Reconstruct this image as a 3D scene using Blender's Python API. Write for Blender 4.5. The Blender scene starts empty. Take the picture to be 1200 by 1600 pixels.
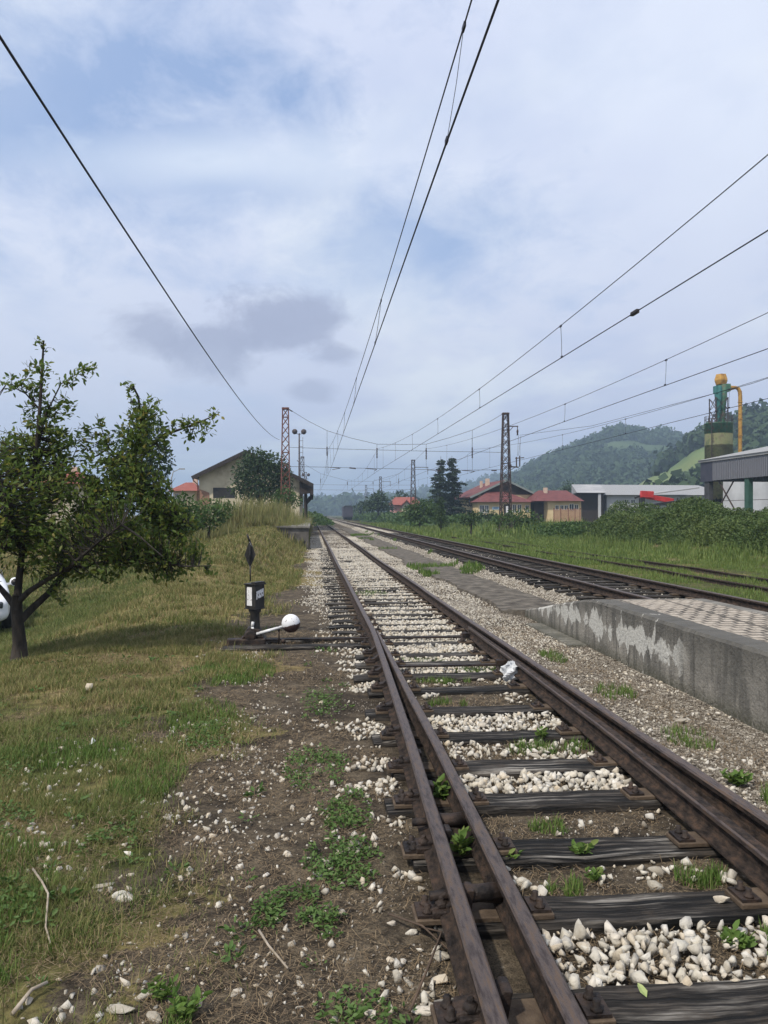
import bpy, bmesh, math, random
import numpy as np
from mathutils import Vector, Matrix
R = math.radians
random.seed(7); rng = np.random.default_rng(11)
S = bpy.context.scene; C = S.collection

# ------------------------------------------------------------------ camera, sky, sun, exposure
TH = math.atan(113/1202.0)            # the tracks run 5.4 degrees left of the view axis
CZ = 1.75
cd = bpy.data.cameras.new('camera'); cam = bpy.data.objects.new('camera', cd); C.objects.link(cam)
cd.sensor_fit = 'VERTICAL'; cd.sensor_height = 36; cd.lens = 36*1202/1600.0
cd.clip_start = 0.05; cd.clip_end = 9000
cam.location = (0, 0, CZ); cam.rotation_euler = (R(90.14), 0, -TH)
S.camera = cam
S.view_settings.view_transform = 'Standard'; S.view_settings.look = 'None'
S.view_settings.gamma = 1; S.view_settings.exposure = 0.18
S.render.resolution_x = 768; S.render.resolution_y = 1024

SUN_AZ = Vector((-0.62, -0.55, 0)).normalized()     # horizontal direction towards the sun
SUN_EL = R(52)
sd = bpy.data.lights.new('sun', 'SUN'); sd.energy = 4.0; sd.angle = R(2.5); sd.color = (1.0, .93, .82)
so = bpy.data.objects.new('sun', sd); C.objects.link(so)
tosun = Vector((SUN_AZ.x*math.cos(SUN_EL), SUN_AZ.y*math.cos(SUN_EL), math.sin(SUN_EL)))
so.rotation_euler = tosun.to_track_quat('Z', 'Y').to_euler(); so.location = (0, 0, 300)

W = bpy.data.worlds.new('World'); S.world = W; W.use_nodes = True
nt = W.node_tree; nt.nodes.clear()
def N(t, kind, **kw):
    n = t.nodes.new(kind)
    for k, v in kw.items(): setattr(n, k, v)
    return n
def setin(n, **kw):
    for k, v in kw.items(): n.inputs[k.replace('_', ' ')].default_value = v
def M2(t, op, a, b=None, c=None, clamp=False):
    n = N(t, 'ShaderNodeMath', operation=op, use_clamp=clamp)
    for i, v in enumerate((a, b, c)):
        if v is None: continue
        if isinstance(v, (int, float)): n.inputs[i].default_value = v
        else: t.links.new(v, n.inputs[i])
    return n.outputs[0]
def mixc(t, f, a, b):
    n = N(t, 'ShaderNodeMix', data_type='RGBA')
    for i, v in ((0, f), (6, a), (7, b)):
        if isinstance(v, (int, float)): n.inputs[i].default_value = v
        elif isinstance(v, tuple): n.inputs[i].default_value = (*v[:3], 1)
        else: t.links.new(v, n.inputs[i])
    return n.outputs[2]
def noise(t, vec, scale, detail=4, rough=.55, dist=0):
    n = N(t, 'ShaderNodeTexNoise'); n.inputs['Scale'].default_value = scale
    n.inputs['Detail'].default_value = detail; n.inputs['Roughness'].default_value = rough
    n.inputs['Distortion'].default_value = dist
    if vec is not None: t.links.new(vec, n.inputs['Vector'])
    return n.outputs['Fac']
def ramp(t, f, stops):
    n = N(t, 'ShaderNodeValToRGB'); e = n.color_ramp.elements
    while len(e) < len(stops): e.new(0.5)
    for x, (p, c) in zip(e, stops):
        x.position = p; x.color = (*c, 1) if isinstance(c, tuple) else (c, c, c, 1)
    t.links.new(f, n.inputs[0]); return n.outputs[0]
def vmap(t, vec, scale=(1, 1, 1), rot=(0, 0, 0), loc=(0, 0, 0)):
    n = N(t, 'ShaderNodeMapping'); n.inputs['Scale'].default_value = scale
    n.inputs['Rotation'].default_value = rot; n.inputs['Location'].default_value = loc
    t.links.new(vec, n.inputs['Vector']); return n.outputs[0]

def raydir(px, py):
    a = (px-600)/1202.0; b = (803-py)/1202.0
    return Vector((a*math.cos(TH)+math.sin(TH), -a*math.sin(TH)+math.cos(TH), b))
def pt(px, py, Y):
    d = raydir(px, py); t = Y/d.y
    return Vector((d.x*t, Y, CZ+d.z*t))
def XP(px, Y): return pt(px, 803, Y).x
def ZP(px, py, Y): return pt(px, py, Y).z

sky = N(nt, 'ShaderNodeTexSky', sky_type='NISHITA', sun_disc=False)
sky.sun_elevation = SUN_EL; sky.sun_rotation = math.atan2(SUN_AZ.x, SUN_AZ.y)
sky.air_density = 1.0; sky.dust_density = 1.2; sky.ozone_density = 1.5
tc = N(nt, 'ShaderNodeTexCoord').outputs['Generated']
sep = N(nt, 'ShaderNodeSeparateXYZ'); nt.links.new(tc, sep.inputs[0])
# cloud sheet coordinates: direction divided by its height, like a flat layer overhead
zz = M2(nt, 'MAXIMUM', M2(nt, 'ADD', sep.outputs[2], .10), .04)
cx_ = M2(nt, 'DIVIDE', sep.outputs[0], zz); cy_ = M2(nt, 'DIVIDE', sep.outputs[1], zz)
cmb = N(nt, 'ShaderNodeCombineXYZ'); nt.links.new(cx_, cmb.inputs[0]); nt.links.new(cy_, cmb.inputs[1])
n1 = noise(nt, vmap(nt, cmb.outputs[0], (.55, .38, 1), (0, 0, R(28)), (3.1, 1.7, 0)), 1.3, 8, .56, .35)
n2 = noise(nt, vmap(nt, cmb.outputs[0], (.7, .5, 1), (0, 0, R(35)), (9.3, 4.1, 0)), 2.6, 8, .6, .3)
n3 = noise(nt, vmap(nt, tc, (1, 1, 1.7)), 8, 9, .64, .25)
n4 = noise(nt, vmap(nt, tc, (1, 1, 1.6), loc=(4, 2, 1)), 2.2, 4, .5)
def puff(px, py, wx, wy, edge=.55, amp=2.3):
    """soft cloud patch around a direction in the sky, ragged by noise"""
    d = raydir(px, py).normalized()
    r = Vector((math.cos(TH), -math.sin(TH), 0)); u = r.cross(d); u = u if u.z > 0 else -u
    def dot(v, k):
        n = N(nt, 'ShaderNodeVectorMath', operation='DOT_PRODUCT'); nt.links.new(tc, n.inputs[0])
        n.inputs[1].default_value = v; return M2(nt, 'DIVIDE', n.outputs['Value'], k)
    a = dot(r - d*r.dot(d), wx/1202.0); b = dot(u, wy/1202.0)
    q = M2(nt, 'ADD', M2(nt, 'MULTIPLY', a, a), M2(nt, 'MULTIPLY', b, b))
    q = M2(nt, 'SQRT', q)
    q = M2(nt, 'ADD', q, M2(nt, 'MULTIPLY', M2(nt, 'SUBTRACT', n3, .5), amp))
    v = M2(nt, 'DIVIDE', M2(nt, 'SUBTRACT', 1.0, q), edge, clamp=True)
    nn = N(nt, 'ShaderNodeVectorMath', operation='DOT_PRODUCT'); nt.links.new(tc, nn.inputs[0]); nn.inputs[1].default_value = d
    return M2(nt, 'MULTIPLY', v, M2(nt, 'GREATER_THAN', nn.outputs['Value'], .3))
K = 9.0
def kc(r, g, b): return (r*K, g*K, b*K)
# thin high overcast, whiter overhead, lavender grey towards the horizon
hz = M2(nt, 'MULTIPLY', sep.outputs[2], 2.3, clamp=True)
base = mixc(nt, hz, kc(.66, .70, .88), kc(.82, .88, 1.03))
base = mixc(nt, M2(nt, 'MULTIPLY', ramp(nt, n4, [(.40, 0.0), (.62, 1.0)]), .45), base, kc(.58, .64, .88))
white = ramp(nt, n1, [(.48, 0.0), (.62, 1.0)])
base = mixc(nt, M2(nt, 'MULTIPLY', white, .85), base, kc(.90, .95, 1.03))
gap = puff(110, 150, 500, 230, .9)
gap = M2(nt, 'MAXIMUM', gap, puff(660, 385, 290, 140, 1.0))
gap = M2(nt, 'MAXIMUM', gap, M2(nt, 'MULTIPLY', puff(330, 290, 330, 70, 1.0), .8))
gap = M2(nt, 'MAXIMUM', gap, M2(nt, 'MULTIPLY', ramp(nt, n2, [(.52, 0.0), (.72, 1.0)]), .30))
gap = M2(nt, 'MULTIPLY', gap, M2(nt, 'SUBTRACT', 1.0, M2(nt, 'MULTIPLY', white, .35)))
skc = N(nt, 'ShaderNodeMix', data_type='RGBA', blend_type='MULTIPLY'); skc.inputs[0].default_value = 1
nt.links.new(sky.outputs[0], skc.inputs[6]); skc.inputs[7].default_value = (1.35, 1.2, 1.05, 1)
blue = mixc(nt, .65, skc.outputs[2], kc(.40, .56, .93))
base = mixc(nt, gap, base, blue)
shine = puff(330, 250, 260, 45, 1.0)
base = mixc(nt, M2(nt, 'MULTIPLY', shine, .6), base, kc(.90, .97, 1.08))
shine = puff(600, 520, 110, 60, 1.2)
base = mixc(nt, M2(nt, 'MULTIPLY', shine, .6), base, kc(.88, .93, 1.0))
for px, py, wx, wy, k in ((245, 518, 85, 48, .8), (330, 540, 100, 52, .75), (445, 515, 100, 55, .85), (375, 520, 110, 40, .5), (520, 552, 52, 24, .7), (488, 612, 44, 22, .6)):
    base = mixc(nt, M2(nt, 'MULTIPLY', puff(px, py, wx*1.05, wy*1.05, .52, 2.4), k), base, kc(.40, .435, .60))
bgn = N(nt, 'ShaderNodeBackground'); bgn.inputs[1].default_value = 0.1
nt.links.new(base, bgn.inputs[0])
wo = N(nt, 'ShaderNodeOutputWorld'); nt.links.new(bgn.outputs[0], wo.inputs[0])

# ------------------------------------------------------------------ materials
MATS = {}
def mat(name, cols, scale=3.0, rough=.8, bump=0.0, bscale=None, metal=0.0, island=None, stretch=(1, 1, 1), spec=.3, stops=(.35, .65), detail=6, trans=0, imix=.72):
    """cols: two or three base colours mixed by noise; island: colours picked per separate piece"""
    m = bpy.data.materials.new(name); m.use_nodes = True; t = m.node_tree
    b = t.nodes['Principled BSDF']; oc = N(t, 'ShaderNodeTexCoord').outputs['Object']
    v = vmap(t, oc, stretch)
    f = noise(t, v, scale, detail, .6)
    st = [(stops[0]+(stops[1]-stops[0])*i/(len(cols)-1), c) for i, c in enumerate(cols)]
    col = ramp(t, f, st)
    if island:
        g = N(t, 'ShaderNodeNewGeometry').outputs['Random Per Island']
        ic = ramp(t, g, [(i/(len(island)-1.0), c) for i, c in enumerate(island)])
        mm = N(t, 'ShaderNodeMix', data_type='RGBA', blend_type='MIX'); mm.inputs[0].default_value = imix
        t.links.new(col, mm.inputs[6]); t.links.new(ic, mm.inputs[7]); col = mm.outputs[2]
    t.links.new(col, b.inputs['Base Color'])
    b.inputs['Roughness'].default_value = rough; b.inputs['Metallic'].default_value = metal
    b.inputs['Specular IOR Level'].default_value = spec
    if bump:
        bn = N(t, 'ShaderNodeBump'); bn.inputs['Strength'].default_value = min(bump, 1); bn.inputs['Distance'].default_value = .02 if bump <= 1 else .02*bump
        t.links.new(noise(t, v, bscale or scale*4, 6, .65), bn.inputs['Height'])
        t.links.new(bn.outputs[0], b.inputs['Normal'])
    if trans:
        tr = N(t, 'ShaderNodeBsdfTranslucent'); t.links.new(col, tr.inputs[0])
        ms = N(t, 'ShaderNodeMixShader'); ms.inputs[0].default_value = trans
        t.links.new(b.outputs[0], ms.inputs[1]); t.links.new(tr.outputs[0], ms.inputs[2])
        t.links.new(ms.outputs[0], t.nodes['Material Output'].inputs[0])
    MATS[name] = m; return m
M_rail = mat('rusty_rail', [(.013, .010, .009), (.032, .024, .020), (.052, .037, .029), (.085, .054, .038)], 12, .85, .9, 60, .05, stretch=(2, 1, 2), spec=.2, detail=10)
M_head = mat('worn_railhead', [(.045, .032, .028), (.10, .078, .070), (.13, .085, .055)], 13, .5, .35, 90, .4, stretch=(5, .8, 3), spec=.4, detail=9)
M_iron = mat('dark_iron', [(.012, .010, .010), (.035, .026, .022), (.06, .04, .03)], 12, .6, .5, 60, .3)
M_plate = mat('sleeper_plate', [(.07, .05, .035), (.13, .095, .065)], 15, .75, .4, 60, .2)
def wood_mat():
    m = bpy.data.materials.new('weathered_sleeper'); m.use_nodes = True; t = m.node_tree; b = t.nodes['Principled BSDF']
    oc = N(t, 'ShaderNodeTexCoord').outputs['Object']
    wd = N(t, 'ShaderNodeTexNoise'); wd.inputs['Scale'].default_value = 1.7; wd.inputs['Detail'].default_value = 3; t.links.new(oc, wd.inputs['Vector'])
    wa = N(t, 'ShaderNodeVectorMath', operation='MULTIPLY_ADD'); t.links.new(wd.outputs['Color'], wa.inputs[0]); wa.inputs[1].default_value = (0, .10, .05); t.links.new(oc, wa.inputs[2]); ow = wa.outputs[0]
    v = vmap(t, ow, (1.3, 30, 24))
    f = noise(t, v, 1.4, 9, .68, .35); g = noise(t, vmap(t, oc, (.9, 3.2, 3)), 1.6, 5, .6)
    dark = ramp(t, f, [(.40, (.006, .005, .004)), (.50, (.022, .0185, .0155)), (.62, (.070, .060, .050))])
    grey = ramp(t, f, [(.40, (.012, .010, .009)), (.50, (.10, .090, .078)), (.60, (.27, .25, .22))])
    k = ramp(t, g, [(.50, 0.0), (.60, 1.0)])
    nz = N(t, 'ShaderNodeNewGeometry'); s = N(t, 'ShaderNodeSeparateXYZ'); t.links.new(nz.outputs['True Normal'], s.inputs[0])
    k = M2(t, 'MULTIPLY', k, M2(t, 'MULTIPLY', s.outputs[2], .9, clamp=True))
    cr0 = ramp(t, noise(t, vmap(t, ow, (.8, 22, 14)), 1.0, 5, .62, .6), [(.42, 1.0), (.455, 0.0)])
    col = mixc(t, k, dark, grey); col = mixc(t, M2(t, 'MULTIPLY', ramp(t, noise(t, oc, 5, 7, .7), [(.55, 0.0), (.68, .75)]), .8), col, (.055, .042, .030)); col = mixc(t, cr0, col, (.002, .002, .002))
    t.links.new(col, b.inputs['Base Color']); b.inputs['Roughness'].default_value = .85
    b.inputs['Specular IOR Level'].default_value = .3
    cr = ramp(t, noise(t, vmap(t, ow, (.8, 22, 14)), 1.0, 5, .62, .6), [(.43, 0.0), (.47, 1.0)])
    h = M2(t, 'ADD', M2(t, 'MULTIPLY', f, .6), cr)
    bn = N(t, 'ShaderNodeBump'); bn.inputs['Strength'].default_value = 1; bn.inputs['Distance'].default_value = .03
    t.links.new(h, bn.inputs['Height']); t.links.new(bn.outputs[0], b.inputs['Normal'])
    return m
M_wood = wood_mat()
M_stone = mat('limestone', [(.22, .19, .14), (.48, .45, .38), (.60, .57, .51)], 16, .9, .6, 45, island=[(.62, .59, .53), (.46, .39, .29), (.56, .53, .46), (.28, .25, .20), (.66, .63, .58), (.50, .41, .29), (.38, .36, .33), (.60, .56, .48), (.22, .19, .15), (.52, .48, .40)])
M_grit = mat('mixed_gravel', [(.22, .19, .15), (.34, .31, .26)], 14, .9, 0, island=[(.07, .055, .042), (.26, .23, .19), (.10, .08, .062), (.46, .42, .36), (.055, .043, .033), (.14, .115, .09), (.34, .30, .25), (.085, .07, .055)])
M_conc = None
def conc_mat(name, wallx=None):
    m = bpy.data.materials.new(name); m.use_nodes = True; t = m.node_tree; b = t.nodes['Principled BSDF']
    oc = N(t, 'ShaderNodeTexCoord').outputs['Object']
    a = noise(t, oc, 1.4, 8, .65); s = noise(t, vmap(t, oc, (1, 5.5, .8)), 1.5, 6, .6, .3); fi = noise(t, oc, 30, 5, .6)
    col = ramp(t, a, [(.3, (.10, .095, .082)), (.5, (.19, .177, .153)), (.7, (.28, .26, .225))])
    col = mixc(t, M2(t, 'MULTIPLY', ramp(t, s, [(.46, 0.0), (.60, 1.0)]), .7), col, (.062, .059, .052))
    se = N(t, 'ShaderNodeSeparateXYZ'); t.links.new(oc, se.inputs[0])
    # damp moss along the foot, as a stain
    ft = M2(t, 'SUBTRACT', 1.0, M2(t, 'MULTIPLY', M2(t, 'ADD', se.outputs[2], .05), 7.0), clamp=True)
    col = mixc(t, M2(t, 'MULTIPLY', ft, ramp(t, fi, [(.35, .25), (.6, .95)])), col, (.045, .045, .025))
    if wallx:
        # remnants of whitewash in the middle band of the wall
        band = M2(t, 'SUBTRACT', 1.0, M2(t, 'MULTIPLY', M2(t, 'ABSOLUTE', M2(t, 'SUBTRACT', se.outputs[2], .30)), 4.2), clamp=True)
        ln = M2(t, 'MULTIPLY', M2(t, 'SUBTRACT', se.outputs[1], 7.35), 3.0, clamp=True)
        w = noise(t, vmap(t, oc, (1, 1.25, .55), loc=(0, 6.2, 0)), 2.6, 9, .66, .5)
        tp = M2(t, 'MULTIPLY', M2(t, 'SUBTRACT', se.outputs[2], .30), 3.2, clamp=True)
        col = mixc(t, M2(t, 'MULTIPLY', tp, .8), col, (.06, .057, .05))
        w = M2(t, 'ADD', w, M2(t, 'MULTIPLY', M2(t, 'SUBTRACT', band, .55), .22))
        w = M2(t, 'MULTIPLY', ramp(t, w, [(.50, 0.0), (.52, 1.0)]), ln)
        col = mixc(t, M2(t, 'MULTIPLY', w, .92), col, mixc(t, ramp(t, fi, [(.4, 0.0), (.7, 1.0)]), (.50, .49, .45), (.33, .32, .29)))
    jy = M2(t, 'ABSOLUTE', M2(t, 'SUBTRACT', M2(t, 'FRACT', M2(t, 'ADD', M2(t, 'DIVIDE', se.outputs[1], 2.9), M2(t, 'MULTIPLY', noise(t, oc, 3, 5, .7), .02))), .5))
    jt = ramp(t, jy, [(.0, 1.0), (.003, 0.0)])
    vc = N(t, 'ShaderNodeTexVoronoi', feature='DISTANCE_TO_EDGE'); vc.inputs['Scale'].default_value = 1.1
    wv = N(t, 'ShaderNodeVectorMath', operation='ADD'); t.links.new(oc, wv.inputs[0]); nn2 = N(t, 'ShaderNodeTexNoise'); nn2.inputs['Scale'].default_value = 3; nn2.inputs['Detail'].default_value = 6; t.links.new(oc, nn2.inputs['Vector']); t.links.new(nn2.outputs['Color'], wv.inputs[1]); t.links.new(wv.outputs[0], vc.inputs['Vector'])
    ck = M2(t, 'MULTIPLY', ramp(t, vc.outputs['Distance'], [(.004, 1.0), (.012, 0.0)]), ramp(t, a, [(.5, 0.0), (.6, .8)]))
    col = mixc(t, M2(t, 'MAXIMUM', jt, ck), col, (.02, .018, .015))
    t.links.new(col, b.inputs['Base Color']); b.inputs['Roughness'].default_value = .9
    bn = N(t, 'ShaderNodeBump'); bn.inputs['Strength'].default_value = .8; bn.inputs['Distance'].default_value = .02
    t.links.new(M2(t, 'ADD', fi, noise(t, oc, 9, 4)), bn.inputs['Height']); t.links.new(bn.outputs[0], b.inputs['Normal'])
    return m
M_wall = conc_mat('whitewashed_concrete', True); M_conc = conc_mat('old_concrete')
def paving_mat():
    m = bpy.data.materials.new('block_paving'); m.use_nodes = True; t = m.node_tree; b = t.nodes['Principled BSDF']
    oc = N(t, 'ShaderNodeTexCoord').outputs['Object']
    wob = N(t, 'ShaderNodeVectorMath', operation='ADD'); t.links.new(oc, wob.inputs[0])
    nn = N(t, 'ShaderNodeTexNoise'); nn.inputs['Scale'].default_value = 3; t.links.new(oc, nn.inputs['Vector'])
    sc = N(t, 'ShaderNodeVectorMath', operation='SCALE'); t.links.new(nn.outputs['Color'], sc.inputs[0]); sc.inputs['Scale'].default_value = .05
    t.links.new(sc.outputs[0], wob.inputs[1])
    def bricks(w, h, rot, mortar):
        n = N(t, 'ShaderNodeTexBrick'); n.inputs['Scale'].default_value = 1; n.inputs['Mortar Size'].default_value = mortar
        n.inputs['Brick Width'].default_value = w; n.inputs['Row Height'].default_value = h; n.offset = .5
        n.inputs['Color1'].default_value = (.8, .8, .8, 1); n.inputs['Color2'].default_value = (.5, .5, .5, 1); n.inputs['Mortar'].default_value = (0, 0, 0, 1)
        n.inputs['Mortar Smooth'].default_value = .3
        t.links.new(vmap(t, wob.outputs[0], (1, 1, 1), (0, 0, rot)), n.inputs['Vector']); return n
    b1 = bricks(.17, .15, R(3), .022); b2 = bricks(.60, .60, R(3), .020); b2.offset = 0
    a = noise(t, oc, 12, 6, .7); la = noise(t, oc, 1.3, 4)
    top = ramp(t, a, [(.3, (.22, .185, .145)), (.5, (.36, .31, .25)), (.7, (.47, .42, .35))])
    mort = M2(t, 'MAXIMUM', M2(t, 'MULTIPLY', b1.outputs['Fac'], ramp(t, la, [(.4, .45), (.6, 1.0)])), b2.outputs['Fac'])
    mort = M2(t, 'MAXIMUM', mort, ramp(t, noise(t, oc, 26, 4, .6), [(.60, 0.0), (.68, .8)]))
    t.links.new(mixc(t, mort, top, (.05, .042, .032)), b.inputs['Base Color']); b.inputs['Roughness'].default_value = .9
    bn = N(t, 'ShaderNodeBump'); bn.inputs['Strength'].default_value = 1; bn.inputs['Distance'].default_value = .012
    t.links.new(M2(t, 'SUBTRACT', M2(t, 'MULTIPLY', a, .6), mort), bn.inputs['Height']); t.links.new(bn.outputs[0], b.inputs['Normal'])
    return m
M_pave = paving_mat()
M_tar = mat('worn_asphalt', [(.045, .038, .030), (.095, .082, .066), (.17, .15, .12)], 4, .92, .9, 60, detail=9)
M_leaf = mat('apple_leaf', [(.035, .06, .014), (.055, .09, .02)], 3, .5, 0, island=[(.07, .12, .025), (.14, .21, .045), (.10, .16, .03), (.25, .28, .055), (.08, .13, .028), (.17, .23, .05), (.11, .18, .038), (.32, .26, .06)], trans=.5, spec=.25)
M_bark = mat('dark_bark', [(.018, .015, .013), (.045, .037, .03)], 14, .9, .8, 50, stretch=(1, 1, .3))
M_shrub = mat('shrub_leaf', [(.035, .07, .018), (.07, .12, .03)], 1.2, .6, 0, island=[(.03, .06, .016), (.07, .13, .03), (.045, .09, .02), (.09, .14, .035), (.035, .07, .02)], trans=.3)
M_bramble = mat('bramble_leaf', [(.02, .04, .012), (.07, .12, .03), (.14, .18, .05)], .35, .6, 0, island=[(.03, .06, .015), (.11, .16, .04), (.06, .10, .024), (.17, .20, .06), (.04, .07, .02), (.09, .13, .03)], trans=.3, imix=.55)
M_dktree = mat('far_tree_leaf', [(.022, .045, .016), (.045, .08, .025)], .4, .7, 0, island=[(.02, .04, .015), (.05, .085, .028), (.03, .06, .02)], trans=.2)
M_spruce = mat('spruce_needles', [(.012, .026, .016), (.028, .05, .028)], 1.2, .7, 0, island=[(.012, .026, .015), (.03, .052, .03), (.02, .036, .02)])
M_forest = mat('forest_leaf', [(.028, .055, .018), (.055, .09, .028)], .03, .8, 0, island=[(.016, .034, .014), (.032, .058, .022), (.022, .045, .017), (.042, .068, .025)], trans=.1)
M_grass = mat('mown_grass', [(.07, .115, .022), (.17, .17, .055)], .9, .75, 0, island=[(.07, .14, .02), (.25, .22, .09), (.10, .17, .028), (.14, .12, .045), (.05, .10, .015), (.15, .20, .04), (.40, .33, .16), (.07, .055, .025), (.08, .15, .022)], trans=.3, stops=(.40, .58), imix=.55)
M_drygrass = mat('dry_straw_grass', [(.14, .12, .045), (.34, .27, .12)], 1.5, .8, 0, island=[(.36, .29, .13), (.24, .19, .08), (.46, .38, .19), (.15, .13, .05), (.30, .25, .11), (.11, .13, .035)], trans=.3)
M_weed = mat('verge_weed', [(.08, .13, .025), (.16, .20, .05)], .8, .6, 0, island=[(.06, .11, .022), (.15, .22, .045), (.09, .15, .03), (.22, .25, .075), (.07, .12, .025)], trans=.3)
M_green = mat('green_grass', [(.07, .15, .022), (.11, .19, .04)], 1.5, .7, 0, island=[(.06, .11, .02), (.12, .19, .04), (.08, .14, .025), (.18, .21, .06)], trans=.3)
M_tall = mat('tall_dry_grass', [(.13, .15, .045), (.26, .22, .10)], .6, .8, 0, island=[(.10, .14, .04), (.30, .25, .12), (.16, .19, .055), (.22, .19, .08), (.09, .13, .035)], trans=.3)
M_straw = mat('dead_stalk', [(.16, .115, .065), (.28, .21, .12)], 3, .85, 0, island=[(.07, .045, .027), (.20, .14, .08), (.11, .075, .045), (.30, .23, .145), (.05, .035, .022), (.15, .105, .06)])
M_clover = mat('clover_leaf', [(.05, .12, .02), (.08, .16, .03)], 3, .6, 0, island=[(.05, .09, .02), (.10, .16, .045), (.06, .11, .025), (.14, .19, .06)], trans=.25)
M_black = mat('black_paint', [(.012, .012, .013), (.035, .033, .032)], 8, .5, .2, 40)
M_whitep = mat('chipped_white_paint', [(.55, .55, .56), (.74, .74, .75)], 8, .6, .2, 40)
def chipped():
    m = M_whitep; t = m.node_tree; b = t.nodes['Principled BSDF']; src = b.inputs['Base Color'].links[0].from_socket; oc = N(t, 'ShaderNodeTexCoord').outputs['Object']
    k = ramp(t, noise(t, oc, 26, 8, .72), [(.57, 0.0), (.61, 1.0)]); t.links.new(mixc(t, k, src, (.07, .045, .035)), b.inputs['Base Color'])
chipped()
M_rustred = mat('rusty_steel', [(.10, .035, .025), (.17, .065, .05), (.07, .04, .035)], 5, .8, .3, 30)
M_mast = mat('dark_mast_steel', [(.035, .028, .028), (.075, .05, .045)], 3, .75, .2, 30)
M_wire = mat('wire_metal', [(.022, .022, .035), (.04, .04, .055)], 3, .6, 0, metal=.3)
M_ins = mat('brown_insulator', [(.03, .018, .018), (.05, .03, .028)], 9, .35, 0)
M_roofred = mat('red_tile_roof', [(.10, .032, .032), (.155, .052, .048)], 1.5, .8, .5, 8, stretch=(1, 1, 1))
M_roofor = mat('orange_tile_roof', [(.20, .058, .044), (.27, .085, .06)], 1.5, .8, .4, 8)
M_yellow = mat('yellow_render', [(.52, .40, .22), (.62, .49, .29)], .7, .9, .2, 12)
M_cream = mat('stained_cream_render', [(.30, .25, .17), (.48, .42, .30), (.56, .50, .37)], .6, .9, .3, 12)
M_brick = mat('exposed_brick', [(.22, .12, .08), (.33, .19, .13)], 2, .9, .4, 14)
M_dkwood = mat('dark_boards', [(.022, .017, .015), (.045, .034, .03)], 2, .8, .3, 12, stretch=(8, 8, .6))
M_dkroof = mat('dark_roof_sheet', [(.03, .03, .032), (.06, .06, .063)], 1.2, .7, .3, 8)
M_glass = mat('dark_window_glass', [(.02, .025, .03), (.05, .06, .07)], .8, .15, 0, spec=.6)
M_frame = mat('white_window_frame', [(.62, .62, .60), (.72, .72, .70)], 3, .6)
M_whitew = mat('white_hall_wall', [(.40, .41, .43), (.52, .53, .55)], .4, .8, .1, 8)
M_greyr = mat('grey_corrugated_roof', [(.24, .24, .245), (.36, .355, .35)], .35, .6, 0)
M_clad = None
M_silo = mat('green_silo_paint', [(.035, .09, .055), (.055, .15, .09), (.11, .09, .06)], 1.6, .6, .2, 12)
M_silod = mat('mossy_silo_paint', [(.06, .075, .032), (.125, .13, .06), (.085, .075, .042)], 1.4, .8, .3, 12)
M_teal = mat('teal_cyclone_paint', [(.02, .10, .10), (.035, .15, .14)], 1.5, .6, .2, 12)
M_ochre = mat('ochre_duct_paint', [(.20, .10, .03), (.36, .20, .04), (.45, .26, .06)], 2, .7, .2, 12)
M_crane = mat('red_crane_paint', [(.38, .03, .03), (.52, .05, .045)], 2, .4, 0)
M_dgreen = mat('green_steel_column', [(.025, .07, .05), (.04, .10, .07)], 2, .6)
M_chim = mat('chimney_render', [(.45, .34, .26), (.55, .42, .33)], 2, .9)
M_carw = mat('white_car_paint', [(.70, .71, .73), (.74, .75, .77)], 1, .25, 0, spec=.6)
M_tyre = mat('tyre_rubber', [(.015, .015, .016), (.03, .03, .03)], 12, .85)
M_alloy = mat('silver_wheel_rim', [(.40, .41, .42), (.5, .51, .52)], 5, .35, 0, .7)
M_bag = mat('thin_white_plastic', [(.62, .64, .66), (.78, .79, .80)], 9, .4, .4, 30, trans=.3)
M_purple = mat('faded_wagon_side', [(.035, .035, .05), (.06, .055, .075)], 1.2, .8)
def clad_mat(name, c1, c2, sc, ax='X'):
    m = bpy.data.materials.new(name); m.use_nodes = True; t = m.node_tree; b = t.nodes['Principled BSDF']
    oc = N(t, 'ShaderNodeTexCoord').outputs['Object']
    w = N(t, 'ShaderNodeTexWave', wave_type='BANDS', bands_direction=ax, wave_profile='SIN'); w.inputs['Scale'].default_value = sc
    t.links.new(oc, w.inputs['Vector'])
    d = noise(t, vmap(t, oc, (3, 3, .3)), 1.0, 5)
    t.links.new(mixc(t, M2(t, 'MULTIPLY', d, .8), c1, c2), b.inputs['Base Color']); b.inputs['Roughness'].default_value = .55
    bn = N(t, 'ShaderNodeBump'); bn.inputs['Strength'].default_value = 1; bn.inputs['Distance'].default_value = .10
    t.links.new(w.outputs[0], bn.inputs['Height']); t.links.new(bn.outputs[0], b.inputs['Normal'])
    return m
M_clad = clad_mat('grey_trapezoid_cladding', (.10, .10, .115), (.19, .19, .21), .9)
M_roofc = clad_mat('pale_sheet_roof', (.24, .24, .24), (.36, .355, .345), .9)
clad_mat_y = clad_mat('grey_trapezoid_side_cladding', (.10, .10, .115), (.19, .19, .21), .9, 'Y')
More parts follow.
